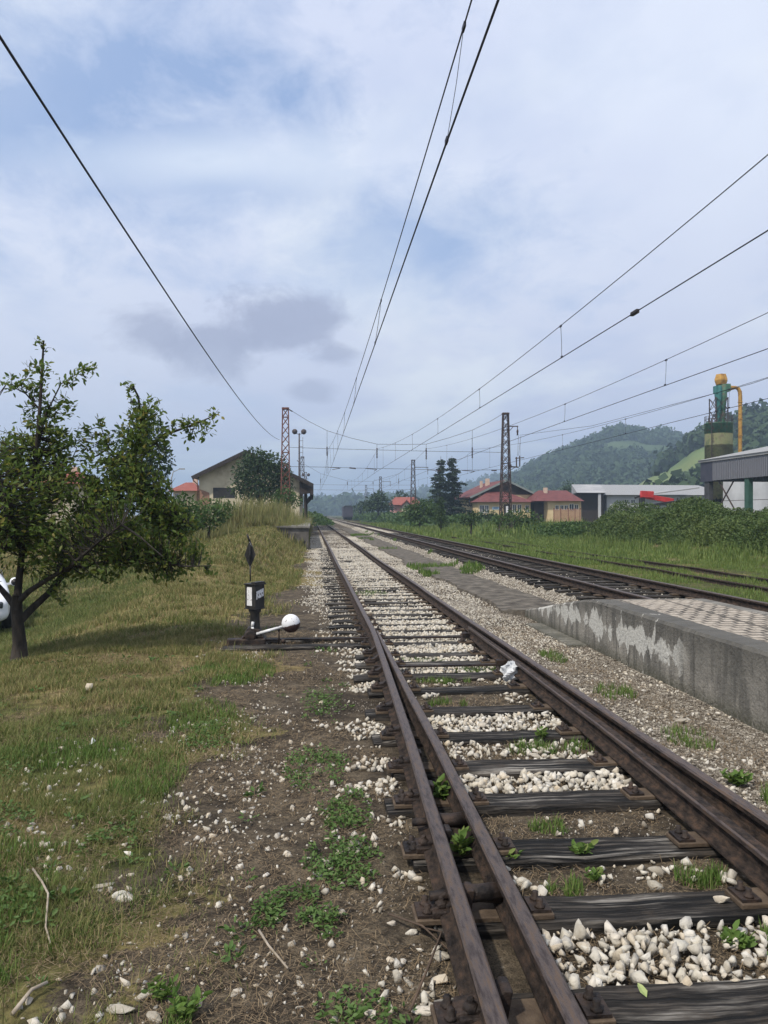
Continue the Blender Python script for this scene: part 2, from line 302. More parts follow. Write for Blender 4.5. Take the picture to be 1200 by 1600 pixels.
# ------------------------------------------------------------------ object helpers
def tag(o, label=None, cat=None, group=None, kind=None):
    for k, v in (('label', label), ('category', cat), ('group', group), ('kind', kind)):
        if v: o[k] = v
    return o
def empty(name, loc=(0, 0, 0), rz=0, label=None, cat=None, group=None):
    o = bpy.data.objects.new(name, None); o.empty_display_size = .3; C.objects.link(o)
    o.location = loc; o.rotation_euler = (0, 0, rz); return tag(o, label, cat, group)
def link(name, me, parent=None, mats=None):
    o = bpy.data.objects.new(name, me); C.objects.link(o); o.parent = parent
    for m in (mats if isinstance(mats, (list, tuple)) else [mats]):
        if m: me.materials.append(m)
    return o
def npmesh(name, V, F, mats, parent=None, smooth=False, mi=None):
    """V: (n,3) array; F: (m,k) array of faces with k corners each"""
    V = np.asarray(V, np.float32); F = np.asarray(F, np.int32)
    me = bpy.data.meshes.new(name); me.vertices.add(len(V)); me.vertices.foreach_set('co', V.ravel())
    k = F.shape[1]; me.loops.add(F.size); me.polygons.add(len(F))
    me.loops.foreach_set('vertex_index', F.ravel())
    me.polygons.foreach_set('loop_start', np.arange(0, F.size, k, dtype=np.int32))
    if mi is not None: me.polygons.foreach_set('material_index', np.asarray(mi, np.int32))
    me.update(calc_edges=True)
    if smooth: me.polygons.foreach_set('use_smooth', np.ones(len(F), bool))
    return link(name, me, parent, mats)
class MB:
    def __init__(s): s.v = []; s.f = []; s.m = []; s.sm = []
    def add(s, v, f, mi=0, sm=False):
        n = len(s.v); s.v += [tuple(p) for p in v]; s.f += [tuple(i+n for i in q) for q in f]
        s.m += [mi]*len(f); s.sm += [sm]*len(f)
    def box(s, x0, x1, y0, y1, z0, z1, mi=0):
        v = [(x, y, z) for x in (x0, x1) for y in (y0, y1) for z in (z0, z1)]
        s.add(v, [(0, 1, 3, 2), (4, 6, 7, 5), (0, 4, 5, 1), (2, 3, 7, 6), (0, 2, 6, 4), (1, 5, 7, 3)], mi)
    def bar(s, a, b, w, mi=0, h=None, up=(0, 0, 1)):
        a, b = Vector(a), Vector(b); d = (b-a).normalized(); u = Vector(up)
        if abs(d.dot(u)) > .95: u = Vector((1, 0, 0))
        r = d.cross(u).normalized(); u = r.cross(d); h = h or w
        v = [p+r*sx*w/2+u*sz*h/2 for p in (a, b) for sx, sz in ((-1, -1), (1, -1), (1, 1), (-1, 1))]
        s.add(v, [(3, 2, 1, 0), (4, 5, 6, 7), (0, 1, 5, 4), (1, 2, 6, 5), (2, 3, 7, 6), (3, 0, 4, 7)], mi)
    def tube(s, pts, rad, n=6, mi=0, cap=True, sm=True):
        pts = [Vector(p) for p in pts]
        if isinstance(rad, (int, float)): rad = [rad]*len(pts)
        v = []; f = []; prev = None
        for i, p in enumerate(pts):
            d = (pts[min(i+1, len(pts)-1)]-pts[max(i-1, 0)])
            d = d.normalized() if d.length > 1e-9 else Vector((0, 0, 1))
            if prev is None: r = d.cross(Vector((0, 0, 1)) if abs(d.z) < .9 else Vector((1, 0, 0))).normalized()
            else:
                r = prev-d*prev.dot(d); r = r.normalized() if r.length > 1e-6 else d.orthogonal().normalized()
            prev = r; u = r.cross(d)
            for k in range(n):
                a = 2*math.pi*k/n; v.append(p+(r*math.cos(a)+u*math.sin(a))*rad[i])
            if i:
                o = (i-1)*n
                for k in range(n): f.append((o+k, o+(k+1) % n, o+n+(k+1) % n, o+n+k))
        if cap: f.append(tuple(range(n))); f.append(tuple(range(len(v)-1, len(v)-n-1, -1)))
        s.add(v, f, mi, sm)
    def lathe(s, prof, n=16, at=(0, 0, 0), mi=0, axis='z', sm=True):
        v = []; f = []
        for r, z in prof:
            for k in range(n):
                a = 2*math.pi*k/n; c, q = r*math.cos(a), r*math.sin(a)
                p = {'z': (c, q, z), 'x': (z, c, q), 'y': (c, z, q)}[axis]
                v.append((p[0]+at[0], p[1]+at[1], p[2]+at[2]))
        for i in range(len(prof)-1):
            for k in range(n): f.append((i*n+k, i*n+(k+1) % n, (i+1)*n+(k+1) % n, (i+1)*n+k))
        f.append(tuple(range(n-1, -1, -1))); f.append(tuple(range((len(prof)-1)*n, len(prof)*n)))
        s.add(v, f, mi, sm)
    def prism(s, poly, y0, y1, mi=0, axis='y'):
        """polygon in x,z extruded along y (axis x: polygon in y,z extruded along x)"""
        n = len(poly)
        def P(a, b, t): return (a, t, b) if axis == 'y' else (t, a, b) if axis == 'x' else (a, b, t)
        v = [P(a, b, y0) for a, b in poly]+[P(a, b, y1) for a, b in poly]
        f = [tuple(range(n)), tuple(range(2*n-1, n-1, -1))]+[(i, (i+1) % n, n+(i+1) % n, n+i) for i in range(n)]
        s.add(v, f, mi)
    def build(s, name, mats, parent=None, fix=True, bevel=0):
        me = bpy.data.meshes.new(name); me.from_pydata([tuple(map(float, p)) for p in s.v], [], s.f)
        me.polygons.foreach_set('material_index', s.m); me.polygons.foreach_set('use_smooth', s.sm)
        if fix:
            bm = bmesh.new(); bm.from_mesh(me); bmesh.ops.recalc_face_normals(bm, faces=bm.faces); bm.to_mesh(me); bm.free()
        o = link(name, me, parent, mats)
        if bevel:
            b = o.modifiers.new('b', 'BEVEL'); b.width = bevel; b.segments = 2; b.limit_method = 'ANGLE'
        return o
def copy_tree(o, parent=None):
    c = o.copy(); C.objects.link(c); c.parent = parent
    for ch in [x for x in bpy.data.objects if x.parent == o]: copy_tree(ch, c)
    return c
# lattice value noise for shaping terrain and placing plants
_T = rng.random((256, 256))
def vn(x, y, s, off=0.0):
    x = np.asarray(x, float)/s+off*17.3+1000; y = np.asarray(y, float)/s+off*9.1+1000
    i, j = np.floor(x).astype(int), np.floor(y).astype(int); u, v = x-i, y-j
    u = u*u*(3-2*u); v = v*v*(3-2*v)
    g = lambda a, b: _T[a & 255, b & 255]
    return (g(i, j)*(1-u)+g(i+1, j)*u)*(1-v)+(g(i, j+1)*(1-u)+g(i+1, j+1)*u)*v
def fb(x, y, s, off=0, o=3):
    r = 0; a = 1; t = 0
    for k in range(o): r = r+a*vn(x, y, s/2**k, off+k); t += a; a *= .5
    return r/t
def sm(a, b, x):
    t = np.clip((np.asarray(x, float)-a)/(b-a), 0, 1); return t*t*(3-2*t)

# ------------------------------------------------------------------ terrain
def dockline(Y): return -.30-0.25*sm(30, 10, Y)      # foot of the grassy bank beside the nearest track
def ground(X, Y):
    X = np.asarray(X, float); Y = np.asarray(Y, float)
    z = -.05+0*X*Y
    z = z+.03*(fb(X, Y, 1.1, 3)-.5)*1.2
    # grassy bank on the left climbing to the loading dock
    edge = -1.1+.75*sm(18, 36, Y)
    rise = sm(7, 33, Y)*1.10
    z = z+rise*sm(edge, edge-1.9-1.2*sm(25, 12, Y), X)
    # falls away to the yard where the car stands
    drop = sm(-1.6, -7.5, X)*(.45+1.05*sm(8, 17, Y))*sm(46, 27, Y)+1.0*sm(-13, -24, X)
    z = z-drop
    # right: main line on a low ballast bed, then down to the overgrown siding
    bed = sm(4.55, 5.0, X)*sm(8.3, 7.55, X)*sm(9.4, 10.6, Y)
    z = z+.20*bed
    z = z-.12*sm(8.0, 9.5, X)
    # bank behind the sidings
    z = z+.55*sm(17.0, 20.0, X)*sm(90, 60, Y)+.9*sm(15, 19, X)*sm(95, 110, Y)*0
    z = z+.04*(fb(X, Y, 3, 9)-.5)*sm(9, 12, X)
    # dirt and stones between sleepers lie a little unevenly
    z = z+.016*(fb(X, Y, .35, 5)-.5)
    z = z+.10*(fb(X, Y, 2.6, 1)-.5)*sm(-1.5, -3, X)
    return z
def gz(x, y): return float(ground(x, y))
def grid_axis(pts):
    out = [pts[0][0]]
    for (a, _), (b, st) in zip(pts, pts[1:]):
        n = max(1, int(round((b-a)/st))); out += list(a+(b-a)*(np.arange(n)+1)/n)
    return np.array(out)
xs = grid_axis([(-2600, 0), (-600, 500), (-120, 60), (-30, 6), (-12, .5), (-4, .12), (6, .07), (9, .12), (22, .4), (60, 3), (300, 30), (2600, 460)])
ys = grid_axis([(-900, 0), (-300, 300), (-60, 44), (-6, 6), (1, .5), (9, .06), (16, .1), (45, .4), (130, 2), (400, 15), (1500, 110), (3100, 400)])
GX, GY = np.meshgrid(xs, ys, indexing='ij'); GZ = ground(GX, GY)
V = np.stack([GX, GY, GZ], -1).reshape(-1, 3); nx, ny = len(xs), len(ys)
ii, jj = np.meshgrid(np.arange(nx-1), np.arange(ny-1), indexing='ij'); a = (ii*ny+jj).ravel()
F = np.stack([a, a+ny, a+ny+1, a+1], 1)
# how much of each ground cover there is at a place (kinds of surface, not light)
def covers(X, Y):
    n = fb(X, Y, 1.6, 21, 4)-.5; n2 = fb(X, Y, .5, 31, 3)-.5; n3 = fb(X, Y, 6, 41, 2)-.5
    path = -1.10-.25*sm(3, 1, Y)+.95*sm(6, 22, Y)                     # edge between grass and bare earth
    g = sm(.45, -.45, X-path-n*2.8-n2*1.6)
    g = np.maximum(g, sm(8.6, 9.3, X+n*1.2))
    g = np.maximum(g, sm(118, 128, Y)*sm(4.2, 3.0, X)*1.0)
    st = sm(-.35, .1, X+n*.5)*sm(4.7, 4.5, X)                        # ballast of the nearest track
    st = st*np.where(Y < 11, .32+.3*sm(2.0, 3.0, X), .46+1.3*(fb(X, Y, 1.1, 51, 3)-.5))
    st = np.where((X > 3.35) & (X < 4.6) & (Y > 10), .2, st)
    st = np.maximum(st, sm(4.5, 4.8, X)*sm(8.7, 8.2, X+n*.6))
    dry = sm(.0, .3, n3*1.3+n*.9-.02+.10*sm(10, 18, Y)*sm(-1, -3, X)+.36*sm(20, 34, Y)*sm(-12, -3, X)*sm(6, 0, X)+.45*sm(16, 9, X)*sm(0, 8, X)*0)
    return g, st, dry
g_, s_, d_ = covers(GX, GY)
terr = npmesh('ground', V, F, None, smooth=True); tag(terr, kind='structure')
for nm, ar in (('grassy', g_), ('stony', s_), ('dry', d_)):
    at_ = terr.data.attributes.new(nm, 'FLOAT', 'POINT'); at_.data.foreach_set('value', ar.ravel().astype(np.float32))
def ground_mat():
    m = bpy.data.materials.new('ground_cover'); m.use_nodes = True; t = m.node_tree; b = t.nodes['Principled BSDF']
    oc = N(t, 'ShaderNodeTexCoord').outputs['Object']
    A = lambda n: N(t, 'ShaderNodeAttribute', attribute_name=n).outputs['Fac']
    f1 = noise(t, oc, 9, 8, .7); f2 = noise(t, oc, 45, 6, .7); f3 = noise(t, oc, 1.7, 5, .6)
    dirt = ramp(t, f1, [(.32, (.02, .016, .011)), (.46, (.06, .048, .034)), (.57, (.12, .096, .066)), (.69, (.20, .16, .11))])
    f4 = noise(t, oc, 130, 4, .7)
    dirt = mixc(t, ramp(t, f2, [(.48, 0.0), (.68, .6)]), dirt, (.19, .145, .10))
    dirt = mixc(t, ramp(t, f4, [(.36, .8), (.50, 0.0)]), dirt, (.012, .009, .007))
    dirt = mixc(t, ramp(t, noise(t, oc, 1.1, 5, .6, .4), [(.52, 0.0), (.62, .6)]), dirt, (.022, .017, .013))
    grn = ramp(t, f1, [(.32, (.018, .020, .008)), (.5, (.05, .058, .016)), (.68, (.115, .13, .035))])
    dry = ramp(t, f1, [(.34, (.06, .045, .022)), (.6, (.24, .19, .085)), (.8, (.30, .25, .12))])
    gr = mixc(t, M2(t, 'ADD', A('dry'), M2(t, 'MULTIPLY', M2(t, 'SUBTRACT', f3, .5), 1.5), clamp=True), grn, dry)
    vo = N(t, 'ShaderNodeTexVoronoi'); vo.inputs['Scale'].default_value = 26; t.links.new(oc, vo.inputs['Vector'])
    vd = N(t, 'ShaderNodeTexVoronoi', feature='DISTANCE_TO_EDGE'); vd.inputs['Scale'].default_value = 26; t.links.new(oc, vd.inputs['Vector'])
    cs = N(t, 'ShaderNodeSeparateXYZ'); t.links.new(vo.outputs['Color'], cs.inputs[0])
    stc = ramp(t, cs.outputs[0], [(0, (.07, .055, .04)), (.35, (.20, .17, .13)), (.7, (.36, .32, .26)), (1, (.50, .46, .39))])
    edge = ramp(t, vd.outputs['Distance'], [(.02, 0.0), (.09, 1.0)])
    stc = mixc(t, edge, (.035, .028, .02), stc)
    col = mixc(t, ramp(t, M2(t, 'ADD', A('stony'), M2(t, 'MULTIPLY', M2(t, 'SUBTRACT', f1, .5), 1.1)), [(.48, 0.0), (.54, 1.0)]), dirt, stc)
    gm = ramp(t, M2(t, 'ADD', A('grassy'), M2(t, 'MULTIPLY', M2(t, 'SUBTRACT', f1, .5), 1.9)), [(.42, 0.0), (.60, 1.0)])
    col = mixc(t, gm, col, gr)
    t.links.new(col, b.inputs['Base Color']); b.inputs['Roughness'].default_value = .95; b.inputs['Specular IOR Level'].default_value = .15
    bn = N(t, 'ShaderNodeBump'); bn.inputs['Strength'].default_value = 1; bn.inputs['Distance'].default_value = .03
    t.links.new(M2(t, 'ADD', M2(t, 'MULTIPLY', f1, .7), M2(t, 'ADD', M2(t, 'MULTIPLY', f2, .5), M2(t, 'MULTIPLY', f4, .25))), bn.inputs['Height']); t.links.new(bn.outputs[0], b.inputs['Normal'])
    return m
terr.data.materials.append(ground_mat())

# merge many transformed copies of a small template into one array mesh
def rotz(n):
    a = rng.random(n)*2*np.pi; c, s = np.cos(a), np.sin(a); o = np.zeros(n); e = np.ones(n)
    return np.stack([np.stack([c, -s, o], 1), np.stack([s, c, o], 1), np.stack([o, o, e], 1)], 1)
def rotany(n):
    q = rng.normal(size=(n, 4)); q /= np.linalg.norm(q, axis=1)[:, None]; w, x, y, z = q.T
    return np.stack([np.stack([1-2*(y*y+z*z), 2*(x*y-z*w), 2*(x*z+y*w)], 1), np.stack([2*(x*y+z*w), 1-2*(x*x+z*z), 2*(y*z-x*w)], 1), np.stack([2*(x*z-y*w), 2*(y*z+x*w), 1-2*(x*x+y*y)], 1)], 1)
def scatter(tv, tf, P, Rm, Sc):
    """tv (k,3), tf (m,q); P (n,3); Rm (n,3,3); Sc (n,) or (n,3)"""
    n = len(P); Sc = np.asarray(Sc, float); Sc = Sc[:, None] if Sc.ndim == 1 else Sc
    V = np.einsum('nij,nkj->nki', Rm, tv[None]*Sc[:, None, :])+P[:, None, :]
    F = tf[None]+(np.arange(n)*len(tv))[:, None, None]
    return V.reshape(-1, 3), F.reshape(-1, tf.shape[1])
def joinVF(L):
    Vs, Fs, o = [], [], 0
    for v, f in L: Vs.append(v); Fs.append(f+o); o += len(v)
    return np.concatenate(Vs), np.concatenate(Fs)
def rock_template(seed, n=12, squash=.7):
    r = np.random.default_rng(seed); p = r.normal(size=(n, 3)); p /= np.linalg.norm(p, axis=1)[:, None]
    p *= (.62+.5*r.random((n, 1)))*np.array([1, .8, squash])
    bm = bmesh.new(); [bm.verts.new(q) for q in p]; bmesh.ops.convex_hull(bm, input=bm.verts)
    bm.verts.ensure_lookup_table()
    for v in [v for v in bm.verts if not v.link_faces]: bm.verts.remove(v)
    bmesh.ops.triangulate(bm, faces=bm.faces); bm.verts.index_update(); bm.faces.ensure_lookup_table()
    v = np.array([q.co[:] for q in bm.verts]); f = np.array([[q.index for q in g.verts] for g in bm.faces]); bm.free()
    return v*.5, f
ROCKS = [rock_template(s, 13) for s in range(10)]; PEB = [rock_template(s+50, 9) for s in range(6)]
def stones(P, size, T):
    L = []; k = rng.integers(0, len(T), len(P))
    for i, (tv, tf) in enumerate(T):
        m = k == i
        if m.any(): L.append(scatter(tv, tf, P[m], rotany(m.sum()), size[m][:, None]*(.75+.5*rng.random((m.sum(), 3)))))
    return joinVF(L)
def infrustum(X, Y, mar=.10, ymin=0):
    """roughly what the lens (with a margin for a step to the side) can see on the ground"""
    zc = X*math.sin(TH)+Y*math.cos(TH); xc = X*math.cos(TH)-Y*math.sin(TH)
    return (zc > ymin) & (np.abs(xc) < zc*(.5+mar)+.7)
# ------------------------------------------------------------------ railway tracks
PROF = [(-.0625, 0), (.0625, 0), (.0625, .011), (.02, .027), (.008, .045), (.008, .098), (.033, .112), (.036, .138), (.027, .149), (-.027, .149), (-.036, .138), (-.033, .112), (-.008, .098), (-.008, .045), (-.02, .027), (-.0625, .011)]
def sweep(path, zb, widths=None, prof=PROF):
    """path: list of (x, y); the rail section is carried along it"""
    b = MB(); n = len(prof); v = []; f = []
    for i, (x, y) in enumerate(path):
        p, q = path[max(i-1, 0)], path[min(i+1, len(path)-1)]
        d = Vector((q[0]-p[0], q[1]-p[1])).normalized(); r = Vector((d.y, -d.x)); w = widths[i] if widths else 1
        for a, z in prof: v.append((x+r.x*a*w, y+r.y*a*w, zb(x, y)+z if callable(zb) else zb+z))
    mi = []
    for i in range(len(path)-1):
        for k in range(n):
            f.append((i*n+k, i*n+(k+1) % n, (i+1)*n+(k+1) % n, (i+1)*n+k)); mi.append(1 if k in (7, 8, 9) else 0)
    f.append(tuple(range(n))); f.append(tuple(range(len(v)-1, len(v)-n-1, -1))); mi += [0, 0]
    b.v = v; b.f = f; b.m = mi; b.sm = [False]*len(f); return b
def interp_path(pts, y0, y1, step):
    ys_ = np.arange(y0, y1+1e-6, step); return [(float(np.interp(y, [p[1] for p in pts], [p[0] for p in pts])), float(y)) for y in ys_]
RM = [M_rail, M_head]
def sleeper(name, y, x0, x1, parent, top=0.0, w=.25, seed=0, mat_=None, skew=0):
    r = random.Random(seed); n = max(4, int((x1-x0)/.16)); b = MB(); v = []; f = []
    sec = [(-.5, -1), (.5, -1), (.5, -.12), (.44, 0), (-.44, 0), (-.5, -.12)]
    ph = r.random()*9; bow = r.uniform(-.01, .006)
    for i in range(n+1):
        u = i/n; x = x0+(x1-x0)*u
        for k, (a, c) in enumerate(sec):
            jy = .010*math.sin(x*3.1+ph+k)+r.uniform(-.005, .005); jz = r.uniform(-.006, .003) if k in (3, 4) else 0
            if i in (0, n): jy *= 2
            v.append((x, y+a*w+jy+skew*(x-1.6), top+c*.14+jz+bow*math.sin(u*math.pi)+(-.01 if i in (0, n) and k in (3, 4) else 0)))
    for i in range(n):
        for k in range(6): f.append((i*6+k, i*6+(k+1) % 6, (i+1)*6+(k+1) % 6, (i+1)*6+k))
    f.append(tuple(range(6))); f.append(tuple(range(len(v)-1, len(v)-7, -1)))
    b.add(v, f); o = b.build(name, mat_ or M_wood, parent); o.location = (0, 0, 0); return o
def plate(parent, x, y, top, brace=0, near=True, w=.34):
    b = MB(); b.box(x-w/2, x+w/2, y-.075, y+.075, top-.004, top+.019)
    o = b.build('tie_plate', M_plate, parent, bevel=.004 if near else 0)
    if not near: return
    for s in (-1, 1):
        # clip: clamp plate with its two screw heads standing on it, one forging
        xx = x+s*(w/2-.055); c = MB(); c.box(xx-.045, xx+.045, y-.06, y+.065, top+.018, top+.032)
        for dy in (-.032, .038): c.lathe([(.024, 0), (.024, .010), (.014, .014), (.015, .036), (.0, .038)], 6, (xx, y+dy, top+.031))
        c.build('rail_clip', M_iron, parent)
    if brace:
        d = MB(); s = brace
        d.prism([(x+s*.06, top+.02), (x+s*.24, top+.02), (x+s*.24, top+.05), (x+s*.13, top+.075), (x+s*.07, top+.125), (x+s*.04, top+.12)], y-.045, y+.045)
        d.box(min(x+s*.12, x+s*.23), max(x+s*.12, x+s*.23), y-.07, y+.065, top+.018, top+.05)
        d.lathe([(.032, 0), (.030, .022), (.016, .026), (.015, .045), (.0, .048)], 6, (x+s*.185, y-.02, top+.049))
        d.build('rail_brace', M_iron, parent, bevel=.008)
# nearest track with the points
t1 = empty('railway_track', (1.6, 6, 0), label='nearest rusty track, with the points, worn timber sleepers and white stones', cat='railway track')
def put(o): o.parent = t1; o.matrix_parent_inverse = Matrix.Translation((-1.6, -6, 0)); return o
T1L = .834; T1R = 2.345
LO = [(.50, 0), (.575, 2.3), (.632, 3.9), (.685, 5.3), (.775, 8.2), (T1L-.012, 9.9), (T1L, 10.6), (T1L, 128)]
RO = [(2.36, 0), (2.36, 8), (T1R, 11), (T1R, 128)]
wob = lambda Y: .012*math.sin(Y*.21)+.01*math.sin(Y*.083+1)
def zr(x, y): return .021+(.012*math.sin(y*.17)+.008*math.sin(y*.41) if y > 16 else 0)-.00012*max(0, y-40)**1.0
pthL = interp_path(LO, 0.2, 20, .4)+[(T1L+.3*wob(y), y) for y in np.arange(21, 128, 1.0)]
pthR = interp_path(RO, 0.2, 20, .4)+[(T1R+.3*wob(y), y) for y in np.arange(21, 128, 1.0)]
put(sweep(pthL, zr).build('stock_rail', RM)); put(sweep(pthR, zr).build('stock_rail', RM))
BP = [(-.036, 0), (.0625, 0), (.0625, .011), (.02, .027), (.008, .045), (.008, .098), (.033, .112), (.036, .136), (.027, .145), (-.027, .145), (-.034, .136), (-.033, .112), (-.008, .098), (-.008, .045), (-.02, .027), (-.036, .011)]
BL = [(.80, 0), (.825, 2.4), (.845, 3.9), (.862, 5.3), (.862, 7), (.872, 8.6), (.885, 10.5)]
BRr = [(1.97, 0), (2.09, 2.6), (2.125, 3.5), (2.18, 5.5), (2.205, 8), (2.205, 10.75)]
pl = interp_path(BL, 0.2, 10.4, .3); pr = interp_path(BRr, 0.2, 10.7, .3)
wl = [float(np.interp(y, [0, 6.5, 9.5, 10.5], [1, 1, .62, .3])) for _, y in pl]
wr = [float(np.interp(y, [0, 7, 9.8, 10.7], [1, 1, .7, .3])) for _, y in pr]
put(sweep(pl, .022, wl, BP).build('switch_blade', RM))
put(sweep(pr, .022, wr, [(-a, z) for a, z in BP][::-1]).build('switch_blade', RM))
slY = [1.35, 1.98, 2.62, 3.32, 3.95, 4.62, 5.25, 6.02, 6.78, 7.62, 8.28, 8.93, 9.5, 10.32, 10.85, 11.45, 12.05]
slY += list(np.arange(12.7, 40, .63))
for i, y in enumerate(slY):
    ph = .04*math.sin(i*2.3); top = 0 if y < 12.5 else -.004-.018*min(1, (y-12)/8)
    x0 = .50+ph*1.5 if y < 10 else .30+ph
    if i in (13, 14): x0 = -1.18+.1*(i-13)
    s_ob = put(sleeper('sleeper', y, x0, 2.56+ph*.5, None, top, .25 if i != 2 else .30, i, skew=random.uniform(-.012, .012)))
    if y < 22:
        lx = float(np.interp(y, [p[1] for p in LO], [p[0] for p in LO])); bx = float(np.interp(y, [p[1] for p in BL], [p[0] for p in BL])) if y < 10.5 else lx
        rx = float(np.interp(y, [p[1] for p in RO], [p[0] for p in RO])); qx = float(np.interp(y, [p[1] for p in BRr], [p[0] for p in BRr])) if y < 10.7 else rx
        near = y < 13
        plate(s_ob, (lx+bx)/2+.02, y, top, -1 if y < 10 else 0, near, .38+(bx-lx))
        plate(s_ob, (rx+qx)/2-.02, y, top, 0, near, .40+(rx-qx))
        for ch in [c for c in bpy.data.objects if c.parent == s_ob]: pass
# spacer tubes between stock rail and blade near the camera, and the tie bars of the points
for y in (2.05, 3.32, 4.12):
    lx = float(np.interp(y, [p[1] for p in LO], [p[0] for p in LO])); bx = float(np.interp(y, [p[1] for p in BL], [p[0] for p in BL]))
    b = MB(); b.tube([(lx-.10, y, .085), (lx+.02, y, .09)], [.022, .022], 8); b.tube([(lx+.02, y, .088), ((lx+bx)/2, y, .09), (bx-.01, y, .088)], [.045, .036, .045], 12)
    put(b.build('spacer_block', M_iron))
for y, x0 in ((10.58, -.85), (8.6, .7)):
    b = MB(); b.bar((x0, y, .035), (2.2, y, .035), .05, h=.022)
    for xx in (.93, 2.14): b.box(xx-.05, xx+.05, y-.04, y+.04, .03, .09)
    put(b.build('point_rod', M_iron))
b = MB()
b.box(.70, .96, 1.5, 2.42, .0, .0185)
for q in range(5): b.lathe([(.022, 0), (.018, .02), (0, .021)], 7, (.70+.03+.13*(q % 2)+.02, 1.62+.17*q, .0185))
put(b.build('heel_plate', M_rail, bevel=.004))

# main line on the right
t2 = empty('railway_track', (6.2, 12, .2), label='second track from the left, on white ballast behind the concrete platform', cat='railway track', group=None)
def put2(o, root, at): o.parent = root; o.matrix_parent_inverse = Matrix.Translation(tuple(-q for q in at)); return o
Z2 = .235
for xr in (5.45, 6.95):
    pth = [(xr+wob(y)*.5, float(y)) for y in list(np.arange(-6, 60, 1.0))+list(np.arange(62, 900, 14.0))]
    put2(sweep(pth, Z2).build('rail', RM), t2, (6.2, 12, .2))
i = 0
for y in np.arange(9.6, 62, .63):
    s_ob = put2(sleeper('sleeper', y+.02*math.sin(i*1.9), 4.95+.04*math.sin(i), 7.45, None, .205, .24, 100+i), t2, (6.2, 12, .2)); i += 1
    if y < 16:
        plate(s_ob, 5.45, y, .215, 0, False); plate(s_ob, 6.95, y, .215, 0, False)
# overgrown siding
t3 = empty('railway_track', (11.8, 20, -.15), label='overgrown rusty siding, farthest right track among green weeds', cat='railway track')
for xr in (11.05, 12.55):
    pth = [(xr+wob(y), float(y)) for y in list(np.arange(-2, 60, 2.0))+list(np.arange(62, 900, 14.0))]
    put2(sweep(pth, lambda x, y: -.185+.025*math.sin(y*.3)+.012*math.sin(y*1.1)).build('rail', [M_rail, M_rail]), t3, (11.8, 20, -.15))
for k, y in enumerate(np.arange(13, 30, .66)):
    put2(sleeper('sleeper', y, 10.5, 13.1, None, -.185, .24, 300+k), t3, (11.8, 20, -.15))

# ------------------------------------------------------------------ low platform on the right
plat = empty('platform', (4.5, 9, 0), label='low concrete platform edge with peeling whitewash and cracked paving on top', cat='platform')
def put3(o): o.parent = plat; o.matrix_parent_inverse = Matrix.Translation((-4.5, -9, 0)); return o
prof = [(-12, .61), (2, .61), (5, .61), (7.5, .605), (9.3, .61), (9.9, .605), (10.3, .57), (10.9, .47), (11.5, .37), (12.2, .24), (12.9, .13), (13.3, .06)]
b = MB(); ysw = np.concatenate([np.arange(-12, 3, 1.5), np.arange(3, 13.31, .12)]); v = []; f = []
for y in ysw:
    z = float(np.interp(y, [p[0] for p in prof], [p[1] for p in prof])); j = .006*math.sin(y*7)+.006*random.uniform(-1, 1)
    chip = -.02*max(0, math.sin(y*5.3)-.9)*10
    v += [(3.73, y, -.2), (3.73+.4*j, y, z*.5), (3.73+j*.5, y, z-.03+chip*.2), (3.755+j, y, z+j*.5), (4.02, y, z+.002), (4.02, y, z*.4-.1)]
for i in range(len(ysw)-1):
    for k in range(6): f.append((i*6+k, i*6+(k+1) % 6, (i+1)*6+(k+1) % 6, (i+1)*6+k))
f.append(tuple(range(6))); f.append(tuple(range(len(v)-1, len(v)-7, -1)))
b.add(v, f); put3(b.build('wall', M_wall))
b = MB(); b.box(4.02, 5.12, -12, 9.98, -.1, .598); put3(b.build('paving', M_pave))
b = MB(); b.box(5.12, 5.30, -12, 10.0, -.1, .603); b.box(4.03, 5.12, 9.98, 10.12, 0, .59); put3(b.build('kerb', M_conc, bevel=.01))
b = MB(); b.box(3.46, 3.72, 10.1, 12.2, -.10, -.018); put3(b.build('footing', M_conc, bevel=.015))
# asphalt ramp and long asphalt strip with broken edges
def strip(name, ysq, xl, xr, zt, thick, m, nxs=7):
    v = []; f = []
    for y in ysq:
        a, c, z = xl(y), xr(y), zt(y)
        for k in range(nxs): 
            x = a+(c-a)*k/(nxs-1); v.append((x, y, z+.012*(float(fb(x, y, .6, 77))-.5)*2))
        v.append((c+.02, y, z-thick)); v.append((a-.02, y, z-thick))
    n = nxs+2
    for i in range(len(ysq)-1):
        for k in range(n): f.append((i*n+k, i*n+(k+1) % n, (i+1)*n+(k+1) % n, (i+1)*n+k))
    f.append(tuple(range(n))); f.append(tuple(range(len(v)-1, len(v)-n-1, -1)))
    b = MB(); b.add(v, f); return b.build(name, m)
put3(strip('ramp', np.arange(10.13, 13.6, .12), lambda y: 4.035 if y < 12.9 else 4.035-.55*sm(12.9, 13.5, y), lambda y: 5.05-.1*sm(10, 13, y)+.15*(float(fb(y, 3, .5, 8))-.5),
     lambda y: float(np.interp(y, [p[0] for p in prof], [p[1] for p in prof]))-.02+.01*float(sm(11.5, 13.3, y)), .25, M_tar))
pth = strip('path', np.concatenate([np.arange(13.05, 30, .11), np.arange(30, 95, .5)]), lambda y: 3.05+.75*float(fb(y, 1, 1.6, 2, 5))-.05*math.sin(y*.3)+(.45 if y < 13.5 else 0), lambda y: 4.66+.45*(float(fb(y, 2, 1.1, 5, 4))-.5),
     lambda y: .012-.01*float(sm(40, 90, y)), .10, M_tar); tag(pth, kind='structure')
